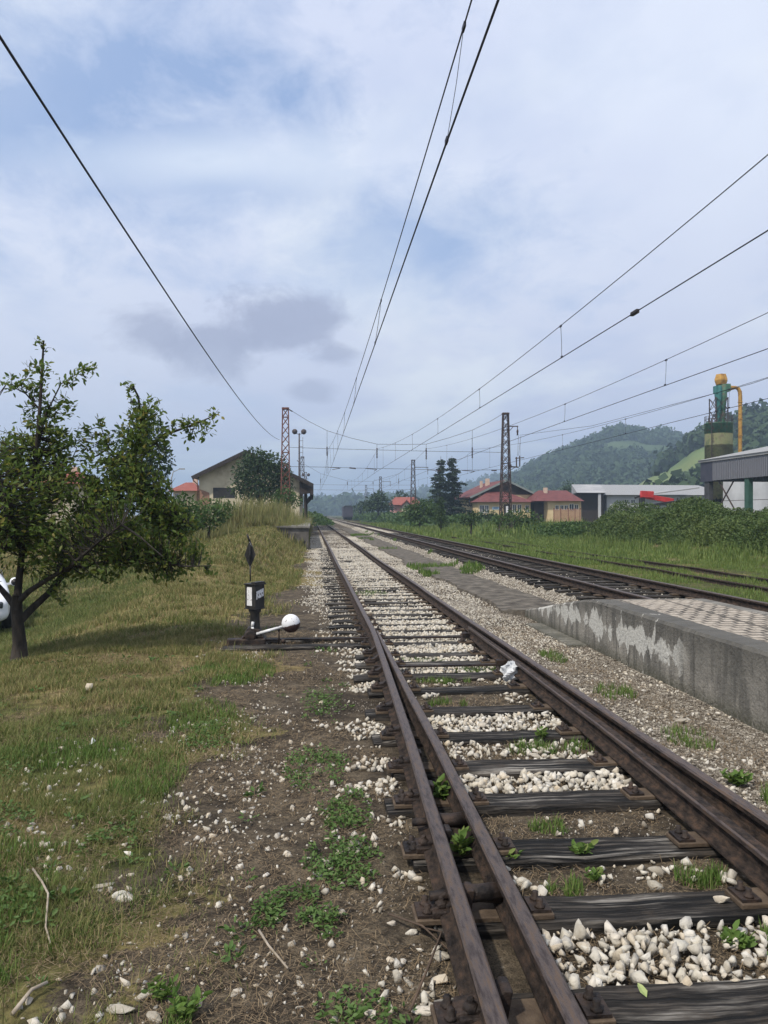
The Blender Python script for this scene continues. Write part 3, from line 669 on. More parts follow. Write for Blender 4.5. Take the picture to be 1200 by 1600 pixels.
# ------------------------------------------------------------------ raised loading dock on the left
dock = empty('loading_dock', (-1, 39, 0), label='old grey loading dock with a slab edge beside the nearest track', cat='loading dock')
b = MB(); b.box(-6, -.16, 39.05, 112, -.3, 1.02); o = b.build('wall', mat('dark_dock_stone', [(.06, .055, .05), (.11, .10, .09), (.17, .155, .14)], 1.6, .9, .8, 9), dock); o.matrix_parent_inverse = Matrix.Translation((1, -39, 0))
b = MB(); b.box(-6, -.08, 38.95, 112, 1.02, 1.13); o = b.build('slab_edge', M_conc, dock, bevel=.02); o.matrix_parent_inverse = Matrix.Translation((1, -39, 0))

# ------------------------------------------------------------------ switch stand with lantern, target and weighted lever
st = empty('switch_stand', (-.80, 10.6, -.03), label='black hand point lever with lantern box, diamond target and white ball weight', cat='point lever')
def loc(o): o.parent = st; return o
b = MB(); b.box(-.16, .18, -.16, .16, .0, .10); b.prism([(-.14, .1), (.16, .1), (.10, .22), (-.06, .24)], -.11, .11); b.lathe([(.07, -.16), (.09, -.1), (.09, .1), (.07, .16)], 10, (-.02, 0, .14), axis='y'); b.box(-.34, -.14, -.10, .06, -.02, .09)
loc(b.build('base', M_iron, st, bevel=.015))
b = MB(); b.lathe([(.085, .18), (.07, .24), (.062, .42), (.085, .46), (.085, .49)], 12, (0.03, 0, 0)); loc(b.build('column', M_black, st))
b = MB(); b.box(-.125, .125, -.125, .125, 0, .33); b.box(-.145, .145, -.145, .145, .33, .35); b.box(-.14, .14, -.14, .14, -.012, .0); b.box(.02, .135, -.13, .13, .35, .375)
lb = loc(b.build('lantern_box', M_black, st, bevel=.006)); lb.location = (.03, 0, .50); lb.rotation_euler = (0, 0, R(-38)); lb.scale = (.74, .74, .96)
b = MB(); b.box(-.075, .045, -.1325, -.1265, .04, .30)
w1 = b.build('white_panel', M_whitep, lb); w1.rotation_euler = (0, 0, 0)
b = MB(); b.add([(.131, -.10, .13), (.131, .09, .17), (.131, .09, .28), (.131, -.10, .24), (.1265, -.10, .13), (.1265, .09, .17), (.1265, .09, .28), (.1265, -.10, .24)], [(0, 1, 2, 3), (7, 6, 5, 4), (0, 4, 5, 1), (1, 5, 6, 2), (2, 6, 7, 3), (3, 7, 4, 0)])
for u0 in (-.06, .0, .05): b.box(.1312, .1335, u0, u0+.018, .175+.2*(u0+.08), .20+.2*(u0+.08), 1)
b.build('white_panel', [M_whitep, M_black], lb)
b = MB(); b.tube([(-.03, 0, .86), (-.035, 0, 1.08)], .009, 8); b.tube([(-.04, 0, 1.40), (-.075, 0, 1.50)], [.012, .016], 6); b.tube([(-.04, 0, 1.40), (-.01, .01, 1.33)], [.010, .016], 6, 1); loc(b.build('target_pole', [M_black, M_whitep], st))
b = MB(); zz_ = [(0, 1.04), (.075, 1.22), (0, 1.44), (-.075, 1.22)]
b.prism([(x-.035, z) for x, z in zz_], -.006, .006)
d2 = [(.0, 1.05), (.05, 1.22), (.0, 1.43), (-.05, 1.22)]
b.prism([(x, z) for x, z in d2], -.041, -.029, axis='x'); loc(b.build('diamond_target', M_black, st))
b = MB(); b.tube([(.0, -.07, .25), (.02, -.08, .17), (.08, -.10, .16)], .020, 8); b.tube([(.0, -.07, .25), (.01, -.08, .32)], .020, 8); b.tube([(.06, -.10, .16), (.42, -.12, .26)], [.022, .018], 8)
loc(b.build('lever', M_whitep, st))
b = MB(); n = 24
v = []; f = []
for i in range(13):
    th = math.pi*i/12
    for k in range(n): v.append((.125*math.sin(th)*math.cos(2*math.pi*k/n), .10*math.sin(th)*math.sin(2*math.pi*k/n), .125*math.cos(th)))
for i in range(12):
    for k in range(n): f.append((i*n+k, i*n+(k+1) % n, (i+1)*n+(k+1) % n, (i+1)*n+k))
b.add(v, f, 0, True)
def ball_mat():
    m = bpy.data.materials.new('white_top_rust_bottom'); m.use_nodes = True; t = m.node_tree; q = t.nodes['Principled BSDF']
    oc = N(t, 'ShaderNodeTexCoord').outputs['Object']; s = N(t, 'ShaderNodeSeparateXYZ'); t.links.new(oc, s.inputs[0])
    e = M2(t, 'ADD', M2(t, 'ADD', s.outputs[2], M2(t, 'MULTIPLY', s.outputs[0], -.25)), M2(t, 'MULTIPLY', M2(t, 'SUBTRACT', noise(t, oc, 16, 6, .7), .5), .06))
    k = ramp(t, M2(t, 'ADD', e, .52), [(.495, 0.0), (.505, 1.0)])
    c = ramp(t, noise(t, oc, 22, 6, .7), [(.60, (.68, .68, .70)), (.66, (.12, .09, .08))])
    t.links.new(mixc(t, k, (.055, .028, .026), c), q.inputs['Base Color']); q.inputs['Roughness'].default_value = .55; return m
ba = b.build('ball_weight', ball_mat(), st); ba.location = (.52, -.12, .30)
b = MB(); b.tube([(.36, -.1, .02), (.36, -.1, .22)], .012, 6); b.lathe([(.03, 0), (.03, .05), (.0, .06)], 8, (.42, -.1, .03)); loc(b.build('lever_rest', M_iron, st))
# ------------------------------------------------------------------ lattice masts
def lattice_mast(x, y, z0, h, wb, wt, m, label, group, n=None, par=None):
    o = empty('lattice_mast', (x, y, z0), label=label, cat='railway mast', group=group)
    n = n or int(h/.75); b = MB(); lt = .085
    cr = lambda t, sx, sy: (sx*(wb+(wt-wb)*t)/2, sy*(wb+(wt-wb)*t)/2*.8, t*h)
    for sx in (-1, 1):
        for sy in (-1, 1):
            b2 = MB(); b2.bar(cr(0, sx, sy), cr(1, sx, sy), lt); b2.build('leg', m, o, fix=False)
    for i in range(n):
        a, c = i/n, (i+1)/n
        for s in (-1, 1):
            b.bar(cr(a, -1, s), cr(c, 1, s), .045); b.bar(cr(a, 1, s), cr(c, -1, s), .045)
            b.bar(cr(a, s, -1), cr(c, s, 1), .045); b.bar(cr(a, s, 1), cr(c, s, -1), .045)
        if i % 4 == 0:
            for s in (-1, 1): b.bar(cr(a, -1, s), cr(a, 1, s), .05); b.bar(cr(a, s, -1), cr(a, s, 1), .05)
    b.build('bracing', m, o, fix=False)
    b = MB(); b.box(-wt/2-.06, wt/2+.06, -wt/2-.05, wt/2+.05, h-.09, h+.05); b.build('head_plate', m, o)
    b = MB(); b.box(-wb*.75, wb*.75, -wb*.7, wb*.7, -1.2, .12); b.build('foundation', M_conc, o)
    return o
def insulator(p, q, r, parent, inv):
    p, q = Vector(p), Vector(q); b = MB(); n = 7
    pts = []; rad = []
    for i in range(n*2+1): pts.append(p.lerp(q, i/(2*n))); rad.append(r if i % 2 else r*.45)
    b.tube(pts, rad, 7); o = b.build('insulator', M_ins, parent); o.matrix_parent_inverse = inv; return o
YM = 68.0
lm = lattice_mast(XP(446, YM), YM, .95, ZP(446, 638, YM)-.95, .85, .50, M_rustred, 'rusty red lattice mast on the left beside the goods shed canopy', 'tall catenary masts')
rm = lattice_mast(XP(790, YM), YM, .3, ZP(790, 646, YM)-.3, 1.0, .46, M_mast, 'tall dark lattice mast in front of the yellow station building', 'tall catenary masts')
b = MB(); Lz = lambda py: ZP(790, py, YM)-.3
b.bar((.2, 0, Lz(666)), (1.15, 0, Lz(666)), .08); b.bar((.25, 0, Lz(675)), (.75, 0, Lz(666)), .05); b.bar((1.1, 0, Lz(665)), (1.1, 0, Lz(672)), .06)
b.build('bracket', M_mast, rm)
b = MB(); b.tube([(1.1, 0, Lz(671)), (1.1, 0, Lz(674)), (1.1, 0, Lz(677)), (1.1, 0, Lz(680))], [.06, .10, .06, .09], 8); b.build('insulator', M_ins, rm)
b = MB(); b.bar((.3, 0, Lz(729)), (1.2, 0, Lz(730)), .11); b.bar((.3, 0, Lz(736)), (.9, 0, Lz(730)), .05); b.bar((1.0, 0, Lz(729)), (1.0, 0, Lz(714)), .09); b.bar((1.3, 0, Lz(729)), (1.3, 0, Lz(712)), .09); b.bar((.9, 0, Lz(716)), (1.7, 0, Lz(715)), .08); b.bar((1.2, 0, Lz(712)), (1.4, .0, Lz(681)), .02); b.bar((1.1, 0, Lz(712)), (1.2, .0, Lz(681)), .02)
b.box(.25, .5, -.2, .2, Lz(731), Lz(726)); b.build('disconnector', M_mast, rm)
b = MB(); b.box(-.28, .28, -.52, -.45, Lz(806), Lz(788)); b.box(-.10, .10, -.535, -.521, Lz(803), Lz(791), 1); b.build('plate', [M_black, M_whitep], rm)
# masts farther along the line
for (px, py, Y, side, lab) in ((645.5, 719, 129, 1, 'second dark lattice mast down the right side, left of the spruces'), (594.5, 745, 190, 1, 'small far lattice mast rising over the round tree on the right side'),
        (572, 758, 260, 1, 'tiny far lattice mast left of the round tree'), (472.5, 714, 131, -1, 'second lattice mast on the left, behind the goods shed roof'), (477.5, 738, 195, -1, 'short far lattice mast just above the goods shed canopy')):
    x = XP(px, Y); zt = ZP(px, py, Y); o = lattice_mast(x, Y, 0, zt, .95, .5, M_mast, lab, 'tall catenary masts', n=10)
    b = MB(); k = side
    b.bar((.2*k, 0, zt-1.2), (2.6, 0, zt-1.2) if k > 0 else (-.9, 0, zt-.6), .09); b.bar((2.5 if k > 0 else .1, 0, zt-1.2), (2.5 if k > 0 else .1, 0, zt-2.4), .07); b.build('bracket', M_mast, o)
# floodlight poles beyond the shed
for px, py, Y, lab in ((467.5, 673, 118, 'tall floodlight pole with two round lamps above the goods shed roof'), (478, 741, 205, 'far small floodlight pole beside the goods shed canopy')):
    x = XP(px, Y); zt = ZP(px, py, Y); o = empty('floodlight_pole', (x, Y, 0), label=lab, cat='floodlight')
    b = MB(); b.tube([(0, 0, 0), (0, 0, zt-.4)], [.16, .10], 8); b.build('pole', M_mast, o)
    b = MB()
    for q in np.arange(3, zt-1, .9): b.bar((.0, -.1, q), (.55, -.1, q), .05)
    b.bar((.55, -.1, 3), (.55, -.1, zt-1), .05); b.build('ladder', M_mast, o)
    for s in (-1, 1):
        b = MB(); b.bar((0, 0, zt-.6), (s*.6, 0, zt-.35), .07); b.lathe([(.12, -.25), (.42, .0), (.40, .18), (.1, .30)], 12, (s*.68, 0, zt-.15), axis='y'); b.build('lamp', M_mast, o)
# ------------------------------------------------------------------ wires
def wire_obj(name, pts, r, parent, at):
    b = MB(); b.tube(pts, r, 5); o = b.build(name, M_wire, parent, fix=False); o.matrix_parent_inverse = Matrix.Translation(tuple(-q for q in at)); return o
def span(h0, hm, y0, y1, Y): u = (Y-(y0+y1)/2)/((y1-y0)/2); return hm+(h0-hm)*u*u
SP = [(-10, 68), (68, 129), (129, 190), (190, 260), (260, 330)]
def overhead(label, xc, xm, hm, first, drop0, dstep, hc=3.82, y_end=330):
    at = (float(xc(30)), 30.0, CZ+hc); o = empty('overhead_line', at, label=label, cat='overhead wire', group=None)
    c = [(xc(y), y, CZ+hc) for y in np.concatenate([np.arange(-10, 68, 3.0), np.arange(68, y_end, 15.0)])]
    wire_obj('contact_wire', c, .011, o, at)
    m = []
    for k, (a, e) in enumerate(SP):
        if e > y_end: break
        for y in np.arange(a, e, 3.0): m.append((xm(y), y, CZ+span(5.8, hm if k == 0 else hm+.2, a, e, y)))
    wire_obj('messenger_wire', m, .009, o, at)
    y = drop0; nn = 0
    while y < min(y_end, 120):
        k = [q for q, (a, e) in enumerate(SP) if a <= y < e][0]; a, e = SP[k]
        if y > 4 and abs(y-68) > 3:
            zm = CZ+span(5.8, hm if k == 0 else hm+.2, a, e, y)
            b = MB(); b.tube([(xm(y), y, zm), (xm(y)*.5+xc(y)*.5+.01, y, (zm+CZ+hc)/2), (xc(y), y, CZ+hc)], .0035 if y < 12 else .006, 4)
            b.box(xm(y)-.012, xm(y)+.012, y-.06, y+.06, zm-.035, zm+.015); b.box(xc(y)-.012, xc(y)+.012, y-.05, y+.05, CZ+hc-.01, CZ+hc+.04)
            d = b.build('dropper', M_wire, o, fix=False); d.matrix_parent_inverse = Matrix.Translation(tuple(-q for q in at))
        y += dstep
    return o
lin = lambda a, b_, y0=8, y1=68: (lambda y: float(np.interp(y, [y0, y1, 129, 330], [a, b_, a, a])))
o1 = overhead('overhead wire pair running up over the nearest track to the top of the photo', lin(1.38, 1.62), lin(1.56, 1.50), 4.7, 0, 7.8, 9.4)
o2 = overhead('overhead wire pair over the second track, steepest pair at the right edge', lin(6.13, 5.85), lin(6.10, 5.85), 4.5, 0, 9.3, 9.0)
o3 = overhead('overhead wire pair meeting the right edge above the tall silo', lin(10.55, 10.2), lin(10.6, 10.2), 4.55, 0, 13.0, 9.0)
o4 = overhead('lowest overhead wire pair passing behind the top of the silo on the right', lin(15.2, 14.6), lin(15.2, 14.6), 4.5, 0, 17.5, 9.0)
b = MB(); yk = 8.9*1.9; xk = 6.13; b.box(xk-.03, xk+.03, 14.0, 14.28, CZ+3.80, CZ+3.87); d = b.build('clamp', M_iron, o2); d.matrix_parent_inverse = Matrix.Translation((-o2.location.x, -o2.location.y, -o2.location.z))
# sagging cable on the left
A = pt(440, 688, YM-.2); pts = []
for Y, px, py in ((68, 440, 688), (55, 422, 674), (46, 410, 664)): pts.append(tuple(pt(px, py, Y)))
dh = lambda Y: 4.27+(6.5-4.27)*max(0, (Y-15)/53.)**2.0 + 2.0*max(0, (12-Y)/40.)**2
pts = [(-2.80, Y, CZ+dh(Y)) for Y in np.concatenate([np.arange(67.8, 4, -2.0), np.arange(4, -30, -3.0)])]
at = (-2.8, 20, 6); c_ = empty('hanging_cable', at, label='single sagging cable from the rusty mast to the top left corner', cat='cable')
wire_obj('cable', pts, .015, c_, at)
# slack wire anchored on the dark mast arm
q0 = pt(812, 680, YM); at = tuple(q0); c_ = empty('anchor_wire', at, label='anchor wire rising from the dark mast arm towards the right edge', cat='wire')
pa = [q0, Vector((q0.x, 50, CZ+5.9)), Vector((18.5, 31, CZ+5.5)), Vector((18.5, 10, CZ+5.9)), Vector((18.6, -10, CZ+6.9))]
pp = []
for i in range(len(pa)-1):
    for s in range(6): pp.append(pa[i].lerp(pa[i+1], s/6))
wire_obj('wire', pp+[pa[-1]], .012, c_, at)
# cross span between the two masts
def cross(Y, top, up, low, hangs, r, label, zl=None):
    at = (8, Y, 8); o = empty('cross_span', at, label=label, cat='cross span wires', group='cross spans over the tracks'); inv = Matrix.Translation((-8, -Y, -8))
    P = lambda px, py: tuple(pt(px, py, Y))
    for nm, ps in (('head_span_wire', top), ('upper_span_wire', up), ('lower_span_wire', low)):
        b = MB(); b.tube([P(*q) for q in ps], r, 5); w = b.build(nm, M_wire, o, fix=False); w.matrix_parent_inverse = inv
    for (px, py0, i0, i1, py1) in hangs:
        b = MB(); b.tube([P(px, py0), P(px, py1)], r*.8, 4); w = b.build('hanger', M_wire, o, fix=False); w.matrix_parent_inverse = inv
        insulator(P(px, i0), P(px, i1), r*4.4, o, inv)
    return o, inv
cs, inv = cross(YM, [(451, 639), (480, 657), (511, 673), (550, 685), (589, 694), (628, 694.5), (666, 694), (702, 684), (738, 672), (765, 659), (785, 647)],
      [(451, 699), (511, 701), (589, 703), (666, 705), (738, 706), (785, 707)], [(451, 729), (511, 730), (560, 731.5), (640, 733), (700, 735), (785, 734)],
      [(511, 673, 698, 712, 740), (589, 694, 700, 716, 732), (666, 694, 700, 718, 733), (738, 672, 699, 716, 735)], .017, 'cross span wires between the rusty mast and the dark mast')
P = lambda px, py: Vector(pt(px, py, YM))
for (x0, x1, yy, xe, ye) in ((513, 532, 730, 519, 734), (571, 589, 732, 585, 736), (668, 690, 734, 680, 737), (722, 742, 735, 735, 739)):
    b = MB(); b.bar(P(x0, yy), P(x1, yy+1.5), .05); b.bar(P(x1, yy+1.5), P(xe, ye), .04); w = b.build('registration_arm', M_mast, cs, fix=False); w.matrix_parent_inverse = inv
insulator(P(546, 731), P(556, 732), .08, cs, inv); insulator(P(768, 735), P(776, 735), .08, cs, inv); insulator(P(452, 640), P(457, 643), .07, cs, inv)
cross(129, [(470, 722), (501, 740), (545, 752), (583, 752), (624, 740), (644, 724)], [(470, 757), (560, 758), (644, 758)], [(470, 765), (560, 766), (644, 765)],
      [(501, 740, 748, 755, 765), (543, 752, 753, 758, 765), (583, 752, 753, 757, 765), (623, 740, 748, 756, 765)], .016, 'farther cross span, low over the vanishing tracks')

# ------------------------------------------------------------------ buildings
def wbox(parent, name, m, x0, x1, y0, y1, z0, z1, bevel=0):
    b = MB(); b.box(min(x0, x1), max(x0, x1), y0, y1, min(z0, z1), max(z0, z1)); return b.build(name, m, parent, bevel=bevel)
def at_obj(o, root):
    o.matrix_parent_inverse = Matrix.Translation(tuple(-q for q in root.location)); return o
def roof_slab(x0, z0, x1, z1, ya, yb, th):
    b = MB(); d = Vector((x1-x0, z1-z0)).normalized(); n = Vector((-d.y, d.x)); n = n if n.y > 0 else -n
    b.prism([(x0, z0), (x1, z1), (x1-n.x*th, z1-n.y*th), (x0-n.x*th, z0-n.y*th)], ya, yb); return b
def window(root, px0, px1, py0, py1, Y, fr=.06, name='window', m=None, mull=1):
    x0, x1 = XP(px0, Y), XP(px1, Y); z1, z0 = ZP(px0, py0, Y), ZP(px0, py1, Y)
    g = at_obj(wbox(root, name, m or M_glass, x0, x1, Y-.03, Y+.02, z0, z1), root)
    b = MB()
    for (a, c, e, f_) in ((x0-fr, x0, z0-fr, z1+fr), (x1, x1+fr, z0-fr, z1+fr), (x0, x1, z1, z1+fr), (x0, x1, z0-fr, z0)): b.box(a, c, Y-.06, Y+.01, e, f_)
    for k in range(mull): xm_ = x0+(x1-x0)*(k+1)/(mull+1); b.box(xm_-.03, xm_+.03, Y-.05, Y-.032, z0, z1)
    b.build('frame', M_frame, g); return g
# goods shed
Y = 82.0; sh = empty('goods_shed', (XP(380, Y), Y, 1), label='old cream goods shed with dark pitched roof and canopy on the left', cat='shed')
xl, xr, xp = XP(311, Y), XP(468, Y), XP(385, Y); ze = ZP(311, 742, Y); zp = ZP(383, 703, Y)-.35; zr_ = zp-(xr-xp)*.50; xe0, xe1 = XP(302, Y), XP(490, Y)
b = MB(); b.prism([(xl, .6), (xr, .6), (xr, zr_), (xp, zp-.1), (xl, ze-.15)], Y, Y+28); at_obj(b.build('wall', M_cream, sh), sh)
rt = MB(); sl = .50; zpk = zp+.30
for x_end in (xe0-.1, xe1):
    q = roof_slab(x_end, zpk-abs(x_end-xp)*sl, xp, zpk, Y-.9, Y+29, .20); rt.add(q.v, q.f)
rf = at_obj(rt.build('roof', M_dkroof, sh), sh)
b = MB()
for x_end in (xe0-.1, xe1): q = roof_slab(x_end, zpk-.02-abs(x_end-xp)*sl, xp, zpk-.02, Y-.96, Y-.905, .38); b.add(q.v, q.f)
at_obj(b.build('bargeboard', M_dkwood, sh), sh)
b = MB(); zc_ = zpk-abs(xe1-xp)*sl; b.box(XP(484, Y), xe1-.02, Y-.8, Y+28, zc_-1.15, zc_-.25)
b.prism([(xr, zr_-.2), (XP(484, Y), zc_-.1), (XP(484, Y), zc_-1.0), (xr, zr_-1.6)], Y-.5, Y-.4); at_obj(b.build('canopy', M_dkwood, sh), sh)
for k in range(5):
    b = MB(); b.bar((xe1-.9, Y+k*6, 1.1), (xe1-.9, Y+k*6, zc_-.5), .2); b.bar((xe1-.9, Y+k*6, zc_-1.9), (xe1-.2, Y+k*6, zc_-1.1), .12); at_obj(b.build('canopy_post', M_dkwood, sh), sh)
at_obj(wbox(sh, 'dark_opening_panel', M_black, XP(333, Y), XP(367, Y), Y-.03, Y+.1, ZP(333, 778, Y), ZP(333, 762, Y)), sh)  # black panel on the wall; the opening's inner shade is put into its colour
b = MB(); b.add([(XP(311, Y), Y-.02, .8), (XP(329, Y), Y-.02, .8), (XP(327, Y), Y-.02, ZP(327, 770, Y)), (XP(320, Y), Y-.02, ZP(320, 767, Y)), (XP(311, Y), Y-.02, ZP(311, 764, Y))], [(0, 1, 2, 3, 4)]); at_obj(b.build('brick_patch', M_brick, sh), sh)
b = MB(); g0 = (xe0+.05, Y-.6, ZP(303, 747, Y)); b.tube([g0, (xe0+.1, Y-.5, g0[2]-.3), (xl-.1, Y-.1, g0[2]-.7), (xl-.1, Y-.1, 1)], .06, 8); at_obj(b.build('downpipe', M_rustred, sh), sh)
# yellow station building
Y = 120.0; s_ = empty('station_building', (XP(785, Y), Y, 0), label='yellow station building with red roofs and dark gable behind the mast', cat='building')
x0, x1 = XP(747, Y), XP(838, Y); ze = ZP(838, 773, Y); xk = XP(790, Y); zk = ZP(790, 750, Y)
b = MB(); b.prism([(x0, -.3), (x1, -.3), (x1, ze), (x0, ze)], Y, Y+16); at_obj(b.build('wall', M_yellow, s_), s_)
b = MB(); b.prism([(x0-.2, ze+.02), (x1+.2, ze+.02), (xk, zk-.25)], Y-.1, Y+16); at_obj(b.build('gable', M_dkwood, s_), s_)
b = MB()
for xe in (x0-1.5, x1+.6):
    q = roof_slab(xe, zk-abs(xe-xk)*(zk-ze)/(x1-xk)+.05, xk, zk+.05, Y-.8, Y+17, .22); b.add(q.v, q.f)
rf = at_obj(b.build('roof', M_roofred, s_), s_)
b = MB()
for xe in (x0-1.5, x1+.6):
    q = roof_slab(xe, zk-abs(xe-xk)*(zk-ze)/(x1-xk)+.08, xk, zk+.08, Y-.86, Y-.805, .3); b.add(q.v, q.f)
at_obj(b.build('bargeboard', mat('grey_green_trim', [(.16, .19, .18), (.22, .25, .24)], 3), s_), s_)
b = MB(); b.box(XP(769, 122), XP(774, 122), 126, 127, zk-2, ZP(770, 746, 122)); b.box(XP(763.5, 122), XP(767, 122), 128, 128.6, zk-2, ZP(765, 749, 122)); at_obj(b.build('chimney', M_chim, s_), rf if False else s_)
Ya = Y-4; a0, a1 = XP(747, Ya), XP(829, Ya); az = ZP(780, 784, Ya); ap = ZP(780, 770, Ya)
at_obj(wbox(s_, 'annex_wall', M_yellow, a0, a1, Ya, Y-.01, -.3, az), s_)
b = MB(); e0, e1 = a0-.5, a1+.6; v = [(e0, Ya-.6, az-.05), (e1, Ya-.6, az-.05), (e1, Y-.02, az-.05), (e0, Y-.02, az-.05), (XP(772, Ya), Y-.02, ap+.35), (XP(797, Ya), Y-.02, ap+.35)]
b.add(v, [(0, 1, 5, 4), (0, 4, 3), (1, 2, 5), (0, 3, 2, 1), (3, 4, 5, 2)]); at_obj(b.build('annex_roof', M_roofred, s_), s_)
for w in ((750, 756, 790, 801), (758, 763, 790, 801), (801, 806, 789, 800), (809, 814, 789, 800), (821, 826, 790, 800)): window(s_, *w, Ya)
b = MB(); b.box(XP(769, Ya), XP(780, Ya), Ya-.06, Ya-.01, ZP(770, 796, Ya), ZP(770, 792, Ya)); b.box(XP(771, Ya), XP(778, Ya), Ya-.068, Ya-.062, ZP(770, 794.6, Ya), ZP(770, 793.2, Ya), 1)
at_obj(b.build('sign_board', [mat('pale_blue_sign', [(.35, .50, .62), (.45, .60, .70)], 2), mat('dark_blue_lettering', [(.03, .07, .2), (.04, .09, .25)], 2)], s_), s_)
b = MB(); b.box(x0-.05, x0-.01, Y+2, Y+3, 1, 2.4); b.box(x0-.05, x0-.01, Y+6, Y+7, 1, 2.4); b.box(x0-.05, x0-.01, Y+10, Y+11, 1, 2.4); b.box(x0-.05, x0-.01, Y+6, Y+7, 3.6, 4.4); at_obj(b.build('window', M_glass, s_), s_)
# neighbour with hipped red roof
Y = 114.0; s_ = empty('red_roofed_house', (XP(872, Y), Y, 0), label='low cream house with hipped red roof right of the station building', cat='house')
x0, x1 = XP(843, Y), XP(908, Y); ze = ZP(880, 783, Y); zk = ZP(880, 767, Y)
at_obj(wbox(s_, 'wall', M_yellow, XP(856, Y), x1, Y, Y+9, -.3, ze), s_); at_obj(wbox(s_, 'porch', M_dkwood, XP(841, Y), XP(856, Y)-.01, Y+2, Y+9, -.3, ze), s_)
b = MB(); v = [(x0-.8, Y-.7, ze), (x1+.3, Y-.7, ze), (x1+.3, Y+9.5, ze), (x0-.8, Y+9.5, ze), (XP(855, Y), Y+4.4, zk+.2), (XP(900, Y), Y+4.4, zk+.2)]
b.add(v, [(0, 1, 5, 4), (1, 2, 5), (2, 3, 4, 5), (3, 0, 4), (0, 3, 2, 1)]); at_obj(b.build('roof', M_roofred, s_), s_)
at_obj(wbox(s_, 'chimney', M_chim, XP(860, Y), XP(865, Y), Y+3, Y+3.6, ze, ZP(862, 761, Y)), s_)
for w in ((868, 872.5, 790, 796), (875.5, 880, 790, 796), (882.5, 887, 790, 796), (890, 896, 788, 797), (898, 903, 789, 796)): window(s_, *w, Y)
# long low grey building left of the station
Y = 135.0; s_ = empty('low_outbuilding', (XP(710, Y), Y, 0), label='low pale outbuilding with grey flat roof beside the spruces', cat='outbuilding')
at_obj(wbox(s_, 'wall', M_whitew, XP(694, Y), XP(738, Y), Y, Y+8, -.3, ZP(700, 789, Y)), s_); at_obj(wbox(s_, 'roof', M_greyr, XP(692, Y), XP(739, Y), Y-.5, Y+8.5, ZP(700, 789, Y)+.01, ZP(700, 786, Y)), s_)
window(s_, 705, 709, 794, 798, Y); window(s_, 722, 727, 794, 798, Y)
# red-roofed house far left of the spruces
Y = 185.0; s_ = empty('red_roofed_house', (XP(635, Y), Y, 0), label='small pink house with bright red roof behind the far mast', cat='house')
x0, x1 = XP(616, Y), XP(655, Y); ze = ZP(640, 789, Y); zk = ZP(640, 778, Y)
at_obj(wbox(s_, 'wall', mat('pink_render', [(.42, .20, .18), (.5, .27, .24)], 1), x0, x1, Y, Y+10, -.3, ze), s_)
b = MB(); b.add([(x0-.7, Y-.8, ze), (x1+.8, Y-.8, ze), (x1+.8, Y+11, ze), (x0-.7, Y+11, ze), (XP(621, Y), Y+5, zk+.3), (XP(652, Y), Y+5, zk+.3)], [(0, 1, 5, 4), (1, 2, 5), (2, 3, 4, 5), (3, 0, 4), (0, 3, 2, 1)]); at_obj(b.build('roof', M_roofor, s_), s_)
b = MB(); g0, g1 = XP(629, Y-2), XP(641, Y-2); gm = (g0+g1)/2; b.prism([(g0, -.3), (g1, -.3), (g1, ze-.4), (gm, ze+1.0), (g0, ze-.4)], Y-2, Y-.01); at_obj(b.build('gable_wall', M_cream, s_), s_)
b = MB()
for xe in (g0-.5, g1+.5): q = roof_slab(xe, ze+1.25-abs(xe-gm)*.95, gm, ze+1.25, Y-2.6, Y-.01, .2); b.add(q.v, q.f)
at_obj(b.build('gable_roof', M_roofor, s_), s_); window(s_, 633, 637.5, 791, 796, Y-2.0)
# orange roofs glimpsed on the left
for (Y, a, e, pe, pk, lab) in ((95.0, 264, 312, 767, 756, 'orange roofed house between the apple tree and the goods shed'), (80.0, 56, 124, 756, 738, 'orange roofed house seen through the apple tree crown')):
    s_ = empty('orange_roofed_house', (XP((a+e)/2, Y), Y, -1), label=lab, cat='house'); x0, x1 = XP(a, Y), XP(e, Y); ze, zk = ZP(a, pe, Y), ZP(a, pk, Y)
    at_obj(wbox(s_, 'wall', M_cream, x0+.5, x1-.5, Y, Y+9, -2, ze), s_)
    b = MB(); b.add([(x0, Y-.7, ze), (x1, Y-.7, ze), (x1, Y+9.7, ze), (x0, Y+9.7, ze), (x0+1.3, Y+4.4, zk+.35), (x1-1.3, Y+4.4, zk+.35)], [(0, 1, 5, 4), (1, 2, 5), (2, 3, 4, 5), (3, 0, 4), (0, 3, 2, 1)])
    at_obj(b.build('roof', M_roofor, s_), s_); at_obj(wbox(s_, 'chimney', M_chim, x0+2.2, x0+2.8, Y+4, Y+4.6, zk-.5, zk+.8), s_); window(s_, a+10, a+15, pe+5, pe+12, Y)
# street lamp behind the bank
Y = 70.0; x = XP(268, Y); z0 = gz(x, Y); o = empty('street_lamp', (x, Y, z0), label='thin street lamp with curved arm left of the goods shed', cat='street lamp')
zt = ZP(270, 733, Y)-z0; b = MB(); b.tube([(0, 0, 0), (0, 0, zt-.8), (.15, 0, zt-.25), (.7, 0, zt)], [.07, .05, .04, .03], 8); b.build('pole', M_greyr, o); b = MB(); b.box(.65, 1.15, -.12, .12, zt-.03, zt+.06); b.build('lamp_head', M_greyr, o)
